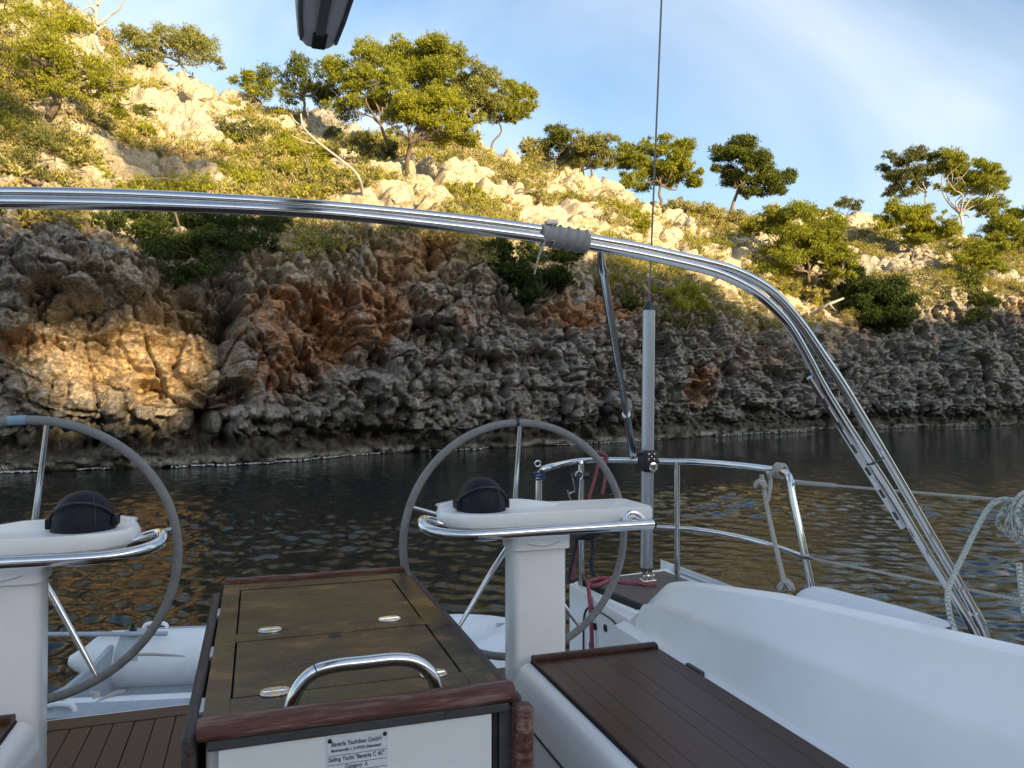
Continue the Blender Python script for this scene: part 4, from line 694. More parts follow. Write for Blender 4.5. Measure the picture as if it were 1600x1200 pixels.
# ------------------------------------------------------------------ helm stations: pedestal with pod, compass and grab rail; wheel behind it
def helm(s, plabel, wlabel, turn, tape):
    p = thing('helm_station', (X(.905, s), 2.5, S0), plabel, 'helm', 'helm stations')
    def rbox(x0, x1, y0, y1, r, z0, z1, tx=0):
        pts = []
        for cx_, cy_, a0 in ((x1-r, y1-r, 0), (x0+r, y1-r, 90), (x0+r, y0+r, 180), (x1-r, y0+r, 270)):
            pts += [(cx_+r*math.cos(rad(a0+q)), cy_+r*math.sin(rad(a0+q))) for q in (0, 30, 60, 90)]
        c = (x0+x1)/2; return MB().loft([[(X(x, s), y, z0) for x, y in pts], [(X(c+(x-c)*(1+tx), s), y, z1) for x, y in pts]])
    obj('column', rbox(.812, 1.000, 2.415, 2.535, .022, S0, E-.505, 0), M['gel'], p)
    nk = obj('neck', rbox(.806, 1.012, 2.405, 2.545, .022, E-.512, E-.425, .01), M['gel'], p, .003)
    mb = MB(); mb.tube([(X(x, s), 2.4035-.004*0, E-.484-.012*math.sin(math.pi*(x-.85)/.12)) for x in np.linspace(.85, .97, 12)], .0022, 6); obj('moulded_lip', mb, simple('moulding_shadow_gap', (.55, .57, .58), .5) if s > 0 else bpy.data.materials['moulding_shadow_gap'], nk)  # thin grey curved line across the front of the neck
    # pod: rounded at the inboard end, square at the outboard end
    out = [(1.315, 2.40), (1.318, 2.43), (1.318, 2.60), (1.30, 2.62), (1.05, 2.62), (.93, 2.64), (.84, 2.67), (.72, 2.685), (.64, 2.66), (.59, 2.60), (.575, 2.53), (.60, 2.45), (.66, 2.40), (.74, 2.385), (1.10, 2.39)]
    def sc(k, dy=0): return [(X(.95+(x-.95)*k, s), 2.53+(y-2.53)*k+dy) for x, y in out]
    rings = [[(x, y, E-.452) for x, y in sc(.86)], [(x, y, E-.440) for x, y in sc(.95)], [(x, y, E-.428) for x, y in sc(.965)], [(x, y, E-.426) for x, y in sc(.992)], [(x, y, E-.420) for x, y in sc(1)], [(x, y, E-.392) for x, y in sc(1)], [(x, y, E-.382) for x, y in sc(.985)]]
    pod = obj('pod', MB().loft(rings), M['gel'], p, smooth=50)
    mb = MB(); mb.loft([[(X(x, s), y, E-.385), (X(x, s), y, E-.385+h), (X(x, s), y+.05, E-.385+h*.8), (X(x, s), y+.07, E-.385)] for x, y, h in ((.60, 2.60, .012), (.66, 2.61, .022), (.90, 2.58, .022), (1.02, 2.55, .006))]); obj('pod_coaming', mb, M['gel'], pod, .006)
    obj('compass_bowl', MB().lathe((X(.725, s), 2.47, E-.475), [(.001, 0), (.045, 0), (.060, .006), (.066, .018), (.070, .035)], 28), M['gel'], pod)
    obj('drain_slot', MB().box(*sorted((X(.76, s), X(.83, s))), 2.395, 2.405, E-.447, E-.443), M['dgrey'], pod)
    # compass under its dark cloth cover
    cx_, cy_ = X(.722, s), 2.50; c = obj('compass', MB().lathe((cx_, cy_, E-.39), [(.082, 0), (.084, .012), (.083, .030), (.080, .048), (.073, .070), (.061, .091), (.043, .107), (.022, .116), (.001, .119)], 36), M['navy'], p)
    mb = MB(); mb.tube([(cx_+.0825*math.cos(q), cy_-.030*math.sin(q)-.043*math.sin(q), E-.357+.060*math.sin(q)) for q in np.linspace(0, math.pi, 22)], .0035, 8)
    mb.tube([(cx_+.0225*math.cos(q)+.02, cy_-.072*math.cos(q), E-.36+.083*math.sin(q)) for q in np.linspace(0, math.pi, 18)], .0018, 6)
    obj('cover_seam', mb, M['black'], c); 
    for e in (-1, 1): obj('cover_ear', MB().box(cx_+e*.084-.008, cx_+e*.084+.008, cy_-.03, cy_+.03, E-.375, E-.345), M['navy'], c, .004)
    # grab rail round the front of the pod
    mb = MB(); mb.tube([(X(x, s), y, E+z) for x, y, z in [(1.262, 2.30, -.427), (1.10, 2.30, -.427), (.90, 2.30, -.428), (.72, 2.302, -.430), (.62, 2.312, -.430), (.55, 2.340, -.424), (.512, 2.385, -.415), (.505, 2.43, -.405), (.52, 2.475, -.402), (.56, 2.50, -.415), (.62, 2.50, -.435)]], .0165, 16, smooth=7); gr = obj('grab_rail', mb, M['steel'], p)
    obj('rail_end_cap', MB().lathe((X(1.262, s), 2.30, E-.427), [(.0172, 0), (.0172, s*.006), (.001, s*.007)], 16, (1, 0, 0)), M['black'], gr)
    mb = MB(); mb.tube([(X(1.20+.036*math.cos(q), s), 2.305+.05*math.sin(q)*.5, E-.418+.030*math.sin(q)) for q in np.linspace(0, math.pi, 12)], .008, 10); mb.tube([(X(1.20, s), 2.31, E-.415), (X(1.20, s), 2.42, E-.43)], .012, 10); obj('rail_bracket', mb, M['steel'], gr)
    c0 = np.array([X(.95, s), 2.74, E-.527])+np.array([-.012 if s > 0 else .022, 0, -.008 if s > 0 else .018])
    w = bpy.data.objects.new('steering_wheel', None); COL.objects.link(w); w.parent = p; w.location = (c0-np.array(p.location)).tolist(); w['label'] = wlabel; R0 = .437
    gap = .026
    mb = MB(); a0 = math.pi/2-turn*0+gap; pts = [c0+np.array([R0*math.cos(q), 0, R0*math.sin(q)]) for q in np.linspace(0, 2*math.pi, 96, endpoint=False)]; mb.tube(pts, .0143, 14, True); rm = obj('rim', mb, M['rim'], w)
    q0 = math.pi/2+(.016 if s > 0 else .055); mb = MB(); mb.tube([c0+np.array([R0*math.cos(q), 0, R0*math.sin(q)]) for q in np.linspace(q0-tape, q0+tape, 8)], .0150, 14); obj('tape_mark', mb, M['black'] if s > 0 else M['bluetape'], w)
    for k in range(5):
        q = math.pi/2+turn+k*2*math.pi/5; d_ = np.array([math.cos(q), 0, math.sin(q)]); mb = MB(); mb.tube([c0+d_*.02+np.array([0, .05, 0]), c0+d_*.15+np.array([0, .045, 0]), c0+d_*(R0-.012)], [.011, .0105, .0075], 12); obj('spoke', mb, M['steel'], w)
    obj('hub', MB().lathe(c0+np.array([0, .08, 0]), [(.001, 0), (.045, 0), (.05, -.01), (.05, -.05), (.035, -.07), (.03, -.21)], 24, (0, 1, 0)), M['steel'], w)
helm(1, 'helm station right of the table: white pedestal, covered compass and grey-rimmed steering wheel', 'right-hand steering wheel with a black mark on its grey rim', -.012, .014)
helm(-1, 'helm station cut by the left edge: white pedestal, covered compass and steering wheel', 'left-hand steering wheel with blue-grey tape round the top of its rim', -.135, .055)

# ------------------------------------------------------------------ stainless arch over the cockpit
AY = 1.80
def arch_pt(x, z, s=1): return (X(x, s), AY, E+z)
half = [(CX, .436), (.45, .430), (.70, .416), (.815, .404), (.94, .392), (1.06, .376), (1.16, .362), (1.24, .346), (1.319, .317), (1.382, .279), (1.457, .208), (1.533, .118), (1.611, .022), (1.772, -.198), (1.922, -.412), (2.045, -.585), (2.118, -.70), (2.16, -.80), (2.18, -.90)]
half_in = [(CX, .417), (.45, .408), (.70, .394), (.815, .384), (.94, .371), (1.06, .355), (1.14, .342), (1.206, .326), (1.287, .294), (1.35, .254), (1.411, .198), (1.47, .115), (1.532, .018), (1.649, -.135), (1.764, -.282), (1.89, -.456), (1.988, -.586), (2.088, -.728), (2.14, -.83), (2.165, -.90)]
arch = thing('bimini_arch', (CX, AY, DECK), 'polished double-tube steel arch curving over the whole cockpit', 'arch')
def mirror(h, dy, dz, dx): return [(X(x-dx*min(1, max(0, (x-1.0)/.35)), -1), AY+dy, E+z+dz*min(1, 1.2-x*.3)) for x, z in reversed(h[1:])] + [(x-dx*min(1, max(0, (x-1.0)/.35)), AY+dy, E+z+dz*min(1, 1.2-x*.3)) for x, z in h]
tu = obj('arch_tube', MB().tube(mirror(half, 0, .0, 0), .0135, 14, smooth=5), M['steel'], arch)
obj('arch_tube', MB().tube(mirror(half_in, -.012, 0, 0), .0125, 14, smooth=5), M['steel'], arch)
for s in (1, -1):
    cp = np.array([X(2.112, s), AY, E-.690]); dv = np.array([s*.55, 0, -.85]); dv /= np.linalg.norm(dv); obj('end_fitting', MB().tube([cp-dv*.035, cp+dv*.012, cp+dv*.018], [.0175, .0175, .012], 14), M['steel'], arch)
    tr = MB(); A0, A1 = np.array([X(1.485, s), AY-.004, E+.055]), np.array([X(1.815, s), AY-.004, E-.385]); dv = (A1-A0)/np.linalg.norm(A1-A0); pn = np.array([dv[2], 0, -dv[0]])
    tr.tube([A0, A1], .0095, 10); tk = obj('slotted_track', tr, M['steel'], arch)
    for k in range(7):
        c = A0+dv*(.09+k*.083); obj('slot', MB().tube([c-dv*.014+np.array([-s*.006, -.006, 0]), c+dv*.014+np.array([-s*.006, -.006, 0])], .0046, 8), M['dgrey'], tk)
    c = np.array([X(1.705, s), AY-.008, E-.185]); obj('cable_tie', MB().tube([c+np.array([-s*.03, .017, -.012]), c+np.array([-s*.02, -.018, -.009]), c+np.array([s*.02, -.019, .009])], .003, 6), M['dgrey'], arch)
# grey tape wrapped round both tubes, with a loose tie
mb = MB(); ap = lambda x: np.array([x, AY-.002, E+np.interp(x, [p[0] for p in half], [p[1] for p in half])-.011])
tw = obj('tape_wrap', MB().tube([ap(x) for x in np.linspace(.675, .800, 9)], [.026, .0275, .026, .0285, .027, .0285, .0275, .029, .027], 16), M['tape'], arch)
for k in range(5):
    c = ap(.685+k*.024); mb = MB(); mb.tube([c+np.array([.013*math.cos(q)+.004, .0285*math.sin(q), .0285*math.cos(q)]) for q in np.linspace(0, 6.283, 20, endpoint=False)], .0025, 6, True); obj('tape_edge', mb, M['tape'], tw)
c = ap(.700)+np.array([0, -.005, .030]); mb = MB(); mb.box(c[0]-.014, c[0]+.014, c[1]-.014, c[1]+.014, c[2]-.006, c[2]+.008); obj('hose_clamp', mb, M['steel'], tw, .003)
c = ap(.678); obj('loose_tie_end', MB().tube([c+np.array([0, -.02, -.02]), c+np.array([-.018, -.024, -.06]), c+np.array([-.03, -.024, -.105])], [.003, .003, .002], 6, smooth=3), M['rope_tan'], tw)
# telescopic strut from the arch to the stern rail
A0, A1 = at(938, 402, (AY-.0)/ray(938, 402)[1]), onz(990, 716, E-.315)
st_ = thing('support_strut', A1, 'slim steel strut from the taped joint of the arch down to the stern rail', 'strut'); dv = (A1-A0); 
obj('outer_tube', MB().tube([A0+dv*.03, A0+dv*.66], .0125, 12), M['steel'], st_); obj('inner_tube', MB().tube([A0+dv*.655, A0+dv*.965], .0165, 12), M['steel'], st_)
obj('collar', MB().tube([A0+dv*.640, A0+dv*.660], .0185, 14), M['steel'], st_); obj('upper_joint', MB().tube([A0+np.array([0, 0, .028]), A0+dv*.012, A0+dv*.035], [.008, .010, .014], 12), M['steel'], st_); obj('lower_joint', MB().tube([A0+dv*.955, A0+dv*.99, A1], [.0175, .0165, .012], 12), M['steel'], st_)

# ------------------------------------------------------------------ stern rail
RZ_ = E-.32; MZ = E-.65
rail = thing('stern_rail', (1.75, 3.2, DECK), 'stainless stern rail round the quarter with posts and a lower bar', 'rail')
def pz(x, y, z): return onz(x, y, z)
foot = pz(842, 905, DECK+.02); c1 = pz(842, 738, RZ_-.02)
top = [np.array([c1[0], c1[1], DECK]), np.array([c1[0], c1[1], E-.60]), np.array([c1[0], c1[1], E-.385]), np.array([c1[0]+.012, c1[1], E-.340]), np.array([c1[0]+.045, c1[1]+.0, RZ_]), np.array([1.55, 3.53, RZ_]), np.array([1.80, 3.47, RZ_]), np.array([1.955, 3.37, RZ_-.002]), np.array([2.045, 3.29, RZ_]), np.array([2.13, 3.06, RZ_]), np.array([2.145, 2.83, RZ_]), np.array([2.125, 2.72, RZ_-.005]), np.array([2.11, 2.675, RZ_-.03]), np.array([2.105, 2.655, RZ_-.09]), np.array([2.11, 2.60, E-.60]), np.array([2.13, 2.53, DECK])]
obj('top_rail', MB().tube(top, .0155, 14, smooth=5), M['steel'], rail)
mid = [np.array(p) for p in [(1.2, 3.53, MZ), (1.55, 3.52, MZ), (1.80, 3.46, MZ), (1.955, 3.365, MZ), (2.045, 3.285, MZ), (2.125, 3.06, MZ), (2.138, 2.83, MZ), (2.112, 2.60, MZ)]]
obj('lower_rail', MB().tube(mid[1:], .0125, 12, smooth=4), M['steel'], rail)
pp = np.array([1.955, 3.37]); q2 = np.array([1.975, 3.353]); obj('post', MB().tube([(q2[0], q2[1], DECK), (q2[0], q2[1], RZ_-.004)], .0145, 12), M['steel'], rail)
q3 = pz(908, 722, RZ_); sn = thing('stanchion', (q3[0], q3[1], DECK), 'short steel post with a black clamp standing behind the right-hand wheel', 'post')
obj('post', MB().tube([(q3[0], q3[1], DECK), (q3[0], q3[1], RZ_-.005)], .0145, 12), M['steel'], sn); obj('cap', MB().lathe((q3[0], q3[1], RZ_-.006), [(.0148, 0), (.012, .014), (.001, .02)], 12), M['steel'], sn)
mb = MB(); mb.tube([(q3[0]-.04, q3[1], E-.385), (q3[0]+.04, q3[1], E-.385)], .02, 10); obj('clamp', mb, M['black'], sn, .004)
hk = thing('snap_hook', (q3[0]-.05, q3[1]-.08, E-.43), 'steel snap hook on a ring hanging from the black clamp', 'hook')
mb = MB(); mb.tube([(q3[0]-.045+.019*math.cos(q), q3[1]-.08, E-.375+.019*math.sin(q)) for q in np.linspace(0, 6.28, 20, endpoint=False)], .003, 8, True); obj('ring', mb, M['steel'], hk)
hp = lambda x, y: pz(x, y, RZ_)*0 + at(x, y, 3.78); mb = MB(); mb.tube([hp(893, 740), hp(896, 755), hp(898, 770)], .003, 6, smooth=3); mb2 = MB(); mb2.tube([hp(886, 766), hp(889, 772), hp(895, 769), hp(903, 770), hp(902, 778)], .004, 8, smooth=4); mb2.tube([hp(887, 768), hp(890, 778), hp(893, 784)], .004, 8, smooth=3); obj('leash', mb, M['steel'], hk); obj('hook', mb2, M['steel'], hk)
cr0 = np.array([c1[0], c1[1], RZ_]); gt_ = thing('gate_shackle', cr0, 'small steel shackle and blue lashing on the inboard corner of the stern rail', 'shackle')
mb = MB(); mb.tube([cr0+np.array([.013*math.cos(q)-.01, -.012, .02+.013*math.sin(q)]) for q in np.linspace(0, 6.28, 18, endpoint=False)], .0035, 8, True); obj('shackle', mb, M['steel'], gt_); mb = MB()
for k in range(3): mb.tube([cr0+np.array([.021*math.cos(q)+.004*k, .021*math.sin(q), -.02-.013*k+.006*math.cos(q)]) for q in np.linspace(0, 6.28, 14, endpoint=False)], .005, 8, True)
obj('lashing', mb, simple('blue_lashing', (.03, .06, .16), .8, 0, .3, 80), gt_)

# ------------------------------------------------------------------ backstay in its grey tube
b0 = onz(1012, 906, DECK+.014); bx, by = b0[0], b0[1]; ray_y = by
def bp(px, py): return ony(px, py, ray_y)
bs = thing('backstay', b0, 'thin wire backstay rising out of a grey aluminium tube at the stern', 'backstay')
lo, hi, tp = bp(1010, 889), bp(1014, 484), bp(1036, -60)
ax = (hi-lo)/np.linalg.norm(hi-lo)
obj('tube', MB().tube([lo, hi], .031, 22), M['alu'], bs); obj('tube_cap', MB().tube([hi-ax*.004, hi+ax*.012, hi+ax*.035, hi+ax*.045], [.0318, .030, .016, .008], 20), M['black'], bs)
obj('lower_collar', MB().tube([lo-ax*.004, lo+ax*.008], .0322, 20), M['dgrey'], bs)
obj('wire', MB().tube([hi+ax*.03, (hi+tp)/2, tp, tp+(tp-hi)*3.2], .0048, 8), M['wire'], bs)
mb = MB()
for e in (-1, 1): mb.loft([[(bx+e*.016-.004, by-w, z) , (bx+e*.016+.004, by-w, z), (bx+e*.016+.004, by+w, z), (bx+e*.016-.004, by+w, z)] for w, z in ((.026, DECK+.012), (.022, DECK+.05), (.016, lo[2]))])
mb.tube([(bx-.03, by, DECK+.035), (bx+.03, by, DECK+.035)], .009, 10); obj('fork', mb, M['steel'], bs)
obj('chainplate', MB().box(bx-.035, bx+.035, by-.03, by+.03, DECK, DECK+.018), M['steel'], bs, .004)
ck = bp(1012, 720); mb = MB().box(ck[0]-.040, ck[0]+.040, ck[1]-.045, ck[1]+.045, ck[2]-.055, ck[2]+.055); bl = obj('tensioner_block', mb, M['black'], bs, .02)
obj('block_sheave', MB().lathe((ck[0]+.004, ck[1]-.0455, ck[2]-.028), [(.024, .002), (.024, -.008), (.016, -.010), (.013, -.006)], 20, (0, 1, 0)), M['steel'], bl)
for dx, dz in ((-.018, .035), (.012, .035), (-.018, .010), (.012, .010), (-.003, .022)): obj('bolt', MB().lathe((ck[0]+dx, ck[1]-.0455, ck[2]+dz), [(.005, .001), (.005, -.003), (.001, -.004)], 10, (0, 1, 0)), M['steel'], bl)

# ------------------------------------------------------------------ lifelines, ropes, fender
R1 = np.array([2.118, 2.675, RZ_-.035]); e1 = ony(1600, 784, 1.60)
ll = thing('lifeline', R1, 'upper pale lifeline running from the stern rail to the right edge', 'lifeline', 'lifelines')
dv = e1-R1; L1 = [R1, R1+dv*.5, e1, e1+dv*1.5]; obj('line', MB().tube(L1, .0048, 8), M['rope_tan'], ll); obj('splice', MB().tube([R1+dv*.03, R1+dv*.09, R1+dv*.26], [.011, .009, .008], 10), M['rope_tan'], ll); obj('end_fitting', MB().tube([R1, R1+dv*.035], [.013, .009], 10), M['steel'], ll)
R2 = np.array([2.108, 2.60, MZ+.0]); e2 = ony(1345, 888, 2.22); ll = thing('lifeline', R2, 'lower pale lifeline leaving the foot of the stern rail above the fender', 'lifeline', 'lifelines')
dv = e2-R2; obj('line', MB().tube([R2, e2, R2+dv*6], .0048, 8), M['rope_tan'], ll); obj('end_fitting', MB().tube([R2, R2+dv*.22], [.013, .007], 10), M['steel'], ll)
# fender line knotted on the rail
kp = lambda x, y, dy=0: ony(x, y, np.interp(y, [720, 925], [2.76, 2.47])+dy)
fl = thing('fender_line', kp(1188, 735), 'weathered beige rope knotted round the stern rail and hanging to the fender', 'rope')
obj('line', MB().tube([kp(1190, 742, -.03), kp(1198, 790), kp(1210, 845), kp(1222, 895), kp(1228, 922)], .0095, 10, smooth=5), M['rope_tan'], fl)
obj('bight', MB().tube([kp(1200, 738, -.03), kp(1204, 752), kp(1201, 775), kp(1196, 788)], .009, 10, smooth=5), M['rope_tan'], fl)
kc = np.array([2.150, 2.79, RZ_]); mb = MB()
for k in range(3): mb.tube([kc+np.array([.022*math.cos(q), -.018*(k-1)+.006*math.sin(2*q), .026*math.sin(q)]) for q in np.linspace(0, 6.283, 18, endpoint=False)], .0095, 8, True)
obj('hitch_turns', mb, M['rope_tan'], fl)['kind'] = 'stuff'; mb = MB(); kk = kp(1188, 752, -.03); mb.tube([kk+np.array([.020*math.cos(q), .018*math.sin(q), .012*math.sin(2*q)-.01]) for q in np.linspace(0, 6.283, 18, endpoint=False)], .010, 8, True); obj('knot', mb, M['rope_tan'], fl)
kk = kp(1228, 914, -.01); mb = MB()
for k in range(3): mb.tube([kk+np.array([.020*math.cos(q+k), .018*math.sin(q), .014*math.sin(2*q+k)]) for q in np.linspace(0, 6.283, 18, endpoint=False)], .009, 8, True)
obj('stopper_knot', mb, M['rope_tan'], fl)
f0, f1_ = np.array([2.00, 2.475, E-.818]), np.array([2.02, 1.76, E-.790]); fd_ = (f1_-f0)/np.linalg.norm(f1_-f0); Lf = np.linalg.norm(f1_-f0)
fe = thing('fender', (2.01, 2.13, DECK), 'fat white fender with dark blue ends lying behind the coaming', 'fender')
obj('body', MB().tube([f0+fd_*x for x in (.04, .07, .12, .35, .55, Lf-.10, Lf-.06)], [.086, .098, .104, .106, .105, .100, .088], 28), M['fender'], fe, smooth=60)
nv = simple('navy_fender_end', (.012, .017, .06), .45, 0, .2, 40)
for a, b in ((f0+fd_*.048, -1), (f1_-fd_*.068, 1)): obj('end_cap', MB().tube([a, a+fd_*b*.03, a+fd_*b*.06, a+fd_*b*.08, a+fd_*b*.10], [.089, .080, .055, .03, .026], 24), nv, fe, smooth=60)
# coiled line hung on the lifeline at the right edge
cp_ = lambda x, y, dy=0: ony(x, y, 1.70+dy)
coil = thing('rope_coil', cp_(1585, 785), 'flecked white rope coiled over the lifeline at the right edge', 'rope'); mb = MB()
for k in range(5):
    cx_, cy_ = 1582+k*13, 806+(k % 3)*5; mb.tube([cp_(cx_+(20+5*k)*math.cos(q)+6*math.sin(2*q+k), cy_+(26+k*5)*math.sin(q), .03*math.sin(q)-.020*k) for q in np.linspace(0, 6.283, 26, endpoint=False)], .0066, 8, True)
mb.tube([cp_(1592, 880, -.05), cp_(1596, 920, -.05), cp_(1602, 960, -.05), cp_(1604, 880, -.05)], .008, 8, smooth=6); obj('turns', mb, M['rope_fleck'], coil)
obj('tail', MB().tube([cp_(1590, 786, -.03), cp_(1570, 780, -.03), cp_(1548, 790), cp_(1528, 822), cp_(1508, 862), cp_(1490, 900), cp_(1481, 925), cp_(1483, 955), cp_(1492, 985), cp_(1505, 1005)], .0078, 10, smooth=6), M['rope_fleck'], coil)
# pink-red mooring line on the quarter
dz = lambda x, y, h=.022: onz(x, y, DECK+h); rp = lambda x, y, t: at(x, y, t)
red = thing('mooring_line', dz(940, 910), 'pink-red mooring line lying on the aft deck and hanging down inboard of it', 'rope')
obj('line', MB().tube([dz(1025, 914), dz(990, 911), dz(960, 908), dz(940, 905), dz(925, 907, .03), np.array([1.50, 3.36, DECK+.03]), np.array([1.485, 3.30, DECK-.08]), np.array([1.478, 3.27, DECK-.25]), np.array([1.475, 3.25, DECK-.40]), np.array([1.45, 3.15, S0+.012])], .010, 10, smooth=6), M['rope_red'], red)
obj('loop', MB().tube([dz(950, 908, .02), dz(930, 915, .025), dz(918, 911, .02), dz(935, 904, .03), dz(962, 905, .024)], .010, 10, smooth=6), M['rope_red'], red)
r2 = thing('lashing_line', at(938, 712, 3.80), 'pink-red line knotted on the stern rail behind the right-hand wheel', 'rope'); tq = 3.76
obj('line', MB().tube([at(937, 716, tq), at(930, 745, tq), at(921, 775, tq), at(912, 810, tq), at(904, 845, tq), at(898, 880, tq), at(894, 905, tq)], .0085, 8, smooth=4), M['rope_red'], r2); obj('tail', MB().tube([at(941, 716, tq), at(946, 730, tq), at(945, 750, tq), at(941, 772, tq)], .009, 8, smooth=4), M['rope_red'], r2)
kk = at(939, 714, 3.79); mb = MB()
for k in range(3): mb.tube([kk+np.array([.022*math.cos(q+k), .026*math.sin(q), .022*math.sin(q+.8*k)]) for q in np.linspace(0, 6.283, 16, endpoint=False)], .008, 8, True)
obj('turns', mb, M['rope_red'], r2)['kind'] = 'stuff'
blk_ = thing('dark_sheet', at(905, 800, 3.7), 'black rope with blue fleck hanging from the stanchion behind the pedestal', 'rope'); tq = 3.66
obj('line', MB().tube([at(903, 745, tq), at(901, 785, tq), at(905, 825, tq), at(900, 850, tq), at(893, 885, tq), at(888, 908, tq)], .0095, 8, smooth=4), M['rope_black'], blk_); obj('tail', MB().tube([at(912, 826, tq), at(924, 838, tq), at(927, 858, tq), at(924, 880, tq), at(928, 902, tq)], .009, 8, smooth=4), M['rope_black'], blk_)
mb = MB(); 
for k in range(4): mb.tube([at(917+20*math.cos(q+k), 832+9*math.sin(q+.5*k), tq-.02*k) for q in np.linspace(0, 6.28, 14, endpoint=False)], .009, 8, True)
obj('bunched_turns', mb, M['rope_black'], blk_)

# ------------------------------------------------------------------ boom end overhead
M['slot'] = simple('dull_slot_track', (.12, .125, .13), .5, 0, .1, 30)
bm = thing('boom', (CX, 1.5, E+.77), 'end of the grey boom hanging into the top of the picture', 'boom'); mb = MB()
def bsec(y, w, z0, h, r=.018): return [(CX-w+r, y, z0), (CX+w-r, y, z0), (CX+w, y, z0+r), (CX+w*1.03, y, z0+h*.6), (CX+w*.8, y, z0+h), (CX-w*.8, y, z0+h), (CX-w*1.03, y, z0+h*.6), (CX-w, y, z0+r)]
mb.loft([bsec(-3, .062, E+.79, .2), bsec(1.36, .062, E+.79, .2)]); obj('profile', mb, M['boomgrey'], bm, .006)
mb = MB(); mb.loft([bsec(1.362, .064, E+.786, .205), bsec(1.46, .063, E+.784, .2), bsec(1.62, .054, E+.779, .18), bsec(1.735, .044, E+.775, .15), bsec(1.765, .036, E+.784, .12, .014)]); ec = obj('end_casting', mb, M['boomgrey'], bm, .005)
obj('sheet_slot', MB().box(CX-.009, CX+.010, -2.9, 1.71, E+.772, E+.7865), M['slot'], bm)
obj('slot_mouth', MB().box(CX-.014, CX+.016, 1.675, 1.745, E+.7715, E+.78), M['dark'], bm, .003)
for e in (-1, 1): obj('edge_strip', MB().loft([[(CX+e*w, y, z), (CX+e*(w+.006), y, z+.002), (CX+e*(w+.006), y, z+.012), (CX+e*w, y, z+.012)] for y, w, z in ((-2.9, .050, E+.787), (1.46, .050, E+.781), (1.62, .042, E+.777), (1.72, .034, E+.7745))]), M['slot'], bm)

# ------------------------------------------------------------------ inflatable dinghy floating astern
dn = thing('inflatable_dinghy', (.25, 5.5, .1), 'pale grey inflatable dinghy floating astern, beyond the teak cockpit floor', 'dinghy'); TZ = .36; TR = .205
o1, oax = np.array([-1.15, 5.70, TZ]), np.array([2.35, -.50, 0]); oax /= np.linalg.norm(oax); opn = np.array([-oax[1], oax[0], 0])
def dl(u, v, z=0): return o1+oax*u+opn*v+np.array([0, 0, z])
far = [dl(-.28, .66, .0), dl(-.18, .66), dl(0, .66), dl(.6, .66), dl(1.3, .65, .01), dl(2.1, .60, .05), dl(2.55, .40, .12), dl(2.82, .18, .16), dl(2.88, 0, .17), dl(2.82, -.18, .16), dl(2.55, -.40, .12), dl(2.1, -.60, .05), dl(1.3, -.65, .01), dl(.6, -.66), dl(0, -.66), dl(-.18, -.66), dl(-.28, -.66)]
rads = [.04, .10, TR, TR, TR, TR, TR*.98, TR*.96, TR*.95, TR*.96, TR*.98, TR, TR, TR, TR, .10, .04]
obj('buoyancy_tube', MB().tube(far, rads, 24, smooth=5), M['pvc'], dn)
mb = MB(); mb.loft([[dl(u, -.56, -.16), dl(u, -.25, -.30), dl(u, 0, -.36), dl(u, .25, -.30), dl(u, .56, -.16)] for u in (.05, 1.0, 1.8, 2.2)], False); obj('floor', mb, M['pvc_dark'], dn)
tb = MB(); tb.loft([[dl(.05+e, v, z) for v, z in ((-.50, -.25), (-.50, .16), (-.2, .12), (.2, .12), (.50, .16), (.50, -.25))] for e in (0, .035)]); obj('transom', tb, M['pvc_dark'], dn, .006)
mb = MB(); mb.loft([[dl(u, v, z) for v, z in ((-.50, .10), (-.50, .125), (.50, .125), (.50, .10))] for u in (.95, 1.18)]); obj('thwart', mb, M['pvc'], dn, .005)
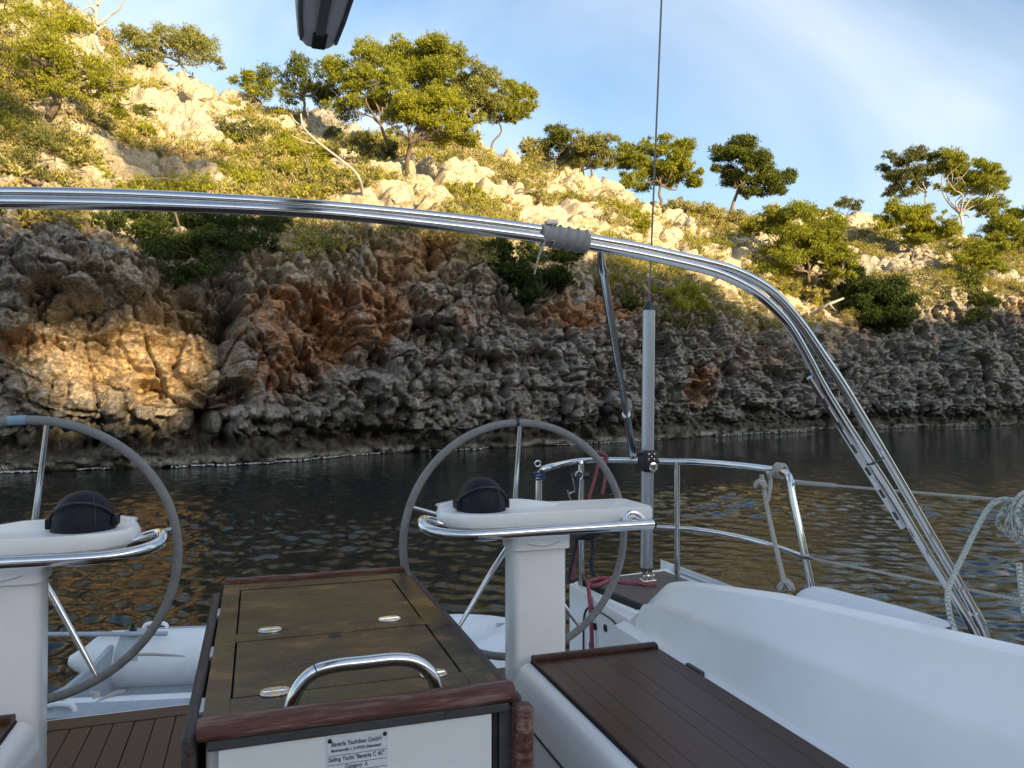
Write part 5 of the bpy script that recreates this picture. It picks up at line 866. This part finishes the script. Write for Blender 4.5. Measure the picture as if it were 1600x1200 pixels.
for e in (1, -1):
    mb = MB(); ang = rad(50 if e > 0 else 60); mb.loft([[dl(u, e*(.66+TR*math.cos(a)), TR*math.sin(a)) for a in np.linspace(ang-.22, ang+.22, 5)] + [dl(u, e*(.66+(TR+.018)*math.cos(a)), (TR+.018)*math.sin(a)) for a in np.linspace(ang+.22, ang-.22, 5)] for u in (.10, 1.3)]); ru = obj('rubbing_strake', mb, M['pvc_dark'], dn)
    for u in (.28, 1.12):
        mb = MB(); mb.tube([dl(u-.09, e*(.66+TR*.55), TR*.85), dl(u-.06, e*(.66+TR*.55), TR*1.08), dl(u+.06, e*(.66+TR*.55), TR*1.08), dl(u+.09, e*(.66+TR*.55), TR*.85)], .016, 8, smooth=4); obj('carry_handle', mb, M['pvc'], ru)
    mb = MB(); mb.loft([[dl(u, e*.66+(TR+.004)*math.cos(a), (TR+.004)*math.sin(a)) for a in np.linspace(.2, 2.9, 14)] + [dl(u, e*.66+(TR-.01)*math.cos(a), (TR-.01)*math.sin(a)) for a in np.linspace(2.9, .2, 14)] for u in (.10, .26)]); obj('reinforcing_patch', mb, M['pvc_dark'], dn)
    mb = MB(); mb.box(-.02, .02, -.05, .05, 0, .05); pc = dl(.18, e*.66-.06, TR+.0); mb.v = [tuple(np.array(v)+pc) for v in mb.v]; mb.tube([pc+np.array([0, 0, .03]), pc+np.array([0, -.04, .09])], .012, 8); obj('rowlock', mb, M['black'], dn, .005)
    mb = MB(); mb.tube([dl(u, e*(.66-TR*.9), .07+.02*math.sin(u*6)) for u in np.linspace(.2, 1.9, 14)], .010, 6, smooth=2); obj('grab_line', mb, M['rope_tan'], dn)
    for u in np.arange(.6, 1.9, .62):
        mb = MB(); mb.loft([[dl(u+d_, e*.66+(TR+.0015)*math.cos(a), (TR+.0015)*math.sin(a)) for a in np.linspace(-.2, 3.3, 18)] for d_ in (0, .03)], False); obj('seam_tape', mb, M['pvc'], dn)
for k, e in enumerate((-.62, .05)): obj('lashing', MB().tube([dl(.35+k*1.1, -.52, .19), dl(.42+k*1.1, -.60, .205), dl(.40+k*1.1, -.72, .17), dl(.50+k*1.1, -.62, .21), dl(.52+k*1.1, -.50, .18)], .014, 8, smooth=4), M['rope_tan'], dn)
obj('bow_patch', MB().loft([[dl(2.86+(TR*.95+.004)*math.cos(a)*math.cos(b), (TR*.95+.004)*math.cos(a)*math.sin(b)*1.2, .17+(TR*.95+.004)*math.sin(a)) for a in np.linspace(.5, 1.9, 8)] for b in np.linspace(-.5, .5, 5)], False), M['pvc_dark'], dn)
obj('painter', MB().tube([dl(3.05, 0, .22), dl(3.12, -.15, .10), dl(2.95, -.45, .02), dl(2.5, -.8, -.02), dl(2.0, -1.3, .05)], .009, 8, smooth=5), M['rope_tan'], dn)
oar = thing('oar', dl(-.3, .72, .22), 'grey oar lying along the far tube of the dinghy', 'oar'); obj('shaft', MB().tube([dl(.45, .50, .225), dl(-.55, .62, .215)], .017, 10), M['pvc_dark'], oar); obj('blade', MB().loft([[dl(u, .62+(-.55-u)*-.12+v, .215+z) for v, z in ((-w, -.008), (w, -.008), (w, .008), (-w, .008))] for u, w in ((-.5, .02), (-.62, .06), (-.95, .075), (-1.0, .06))]), M['pvc'], oar, .004)
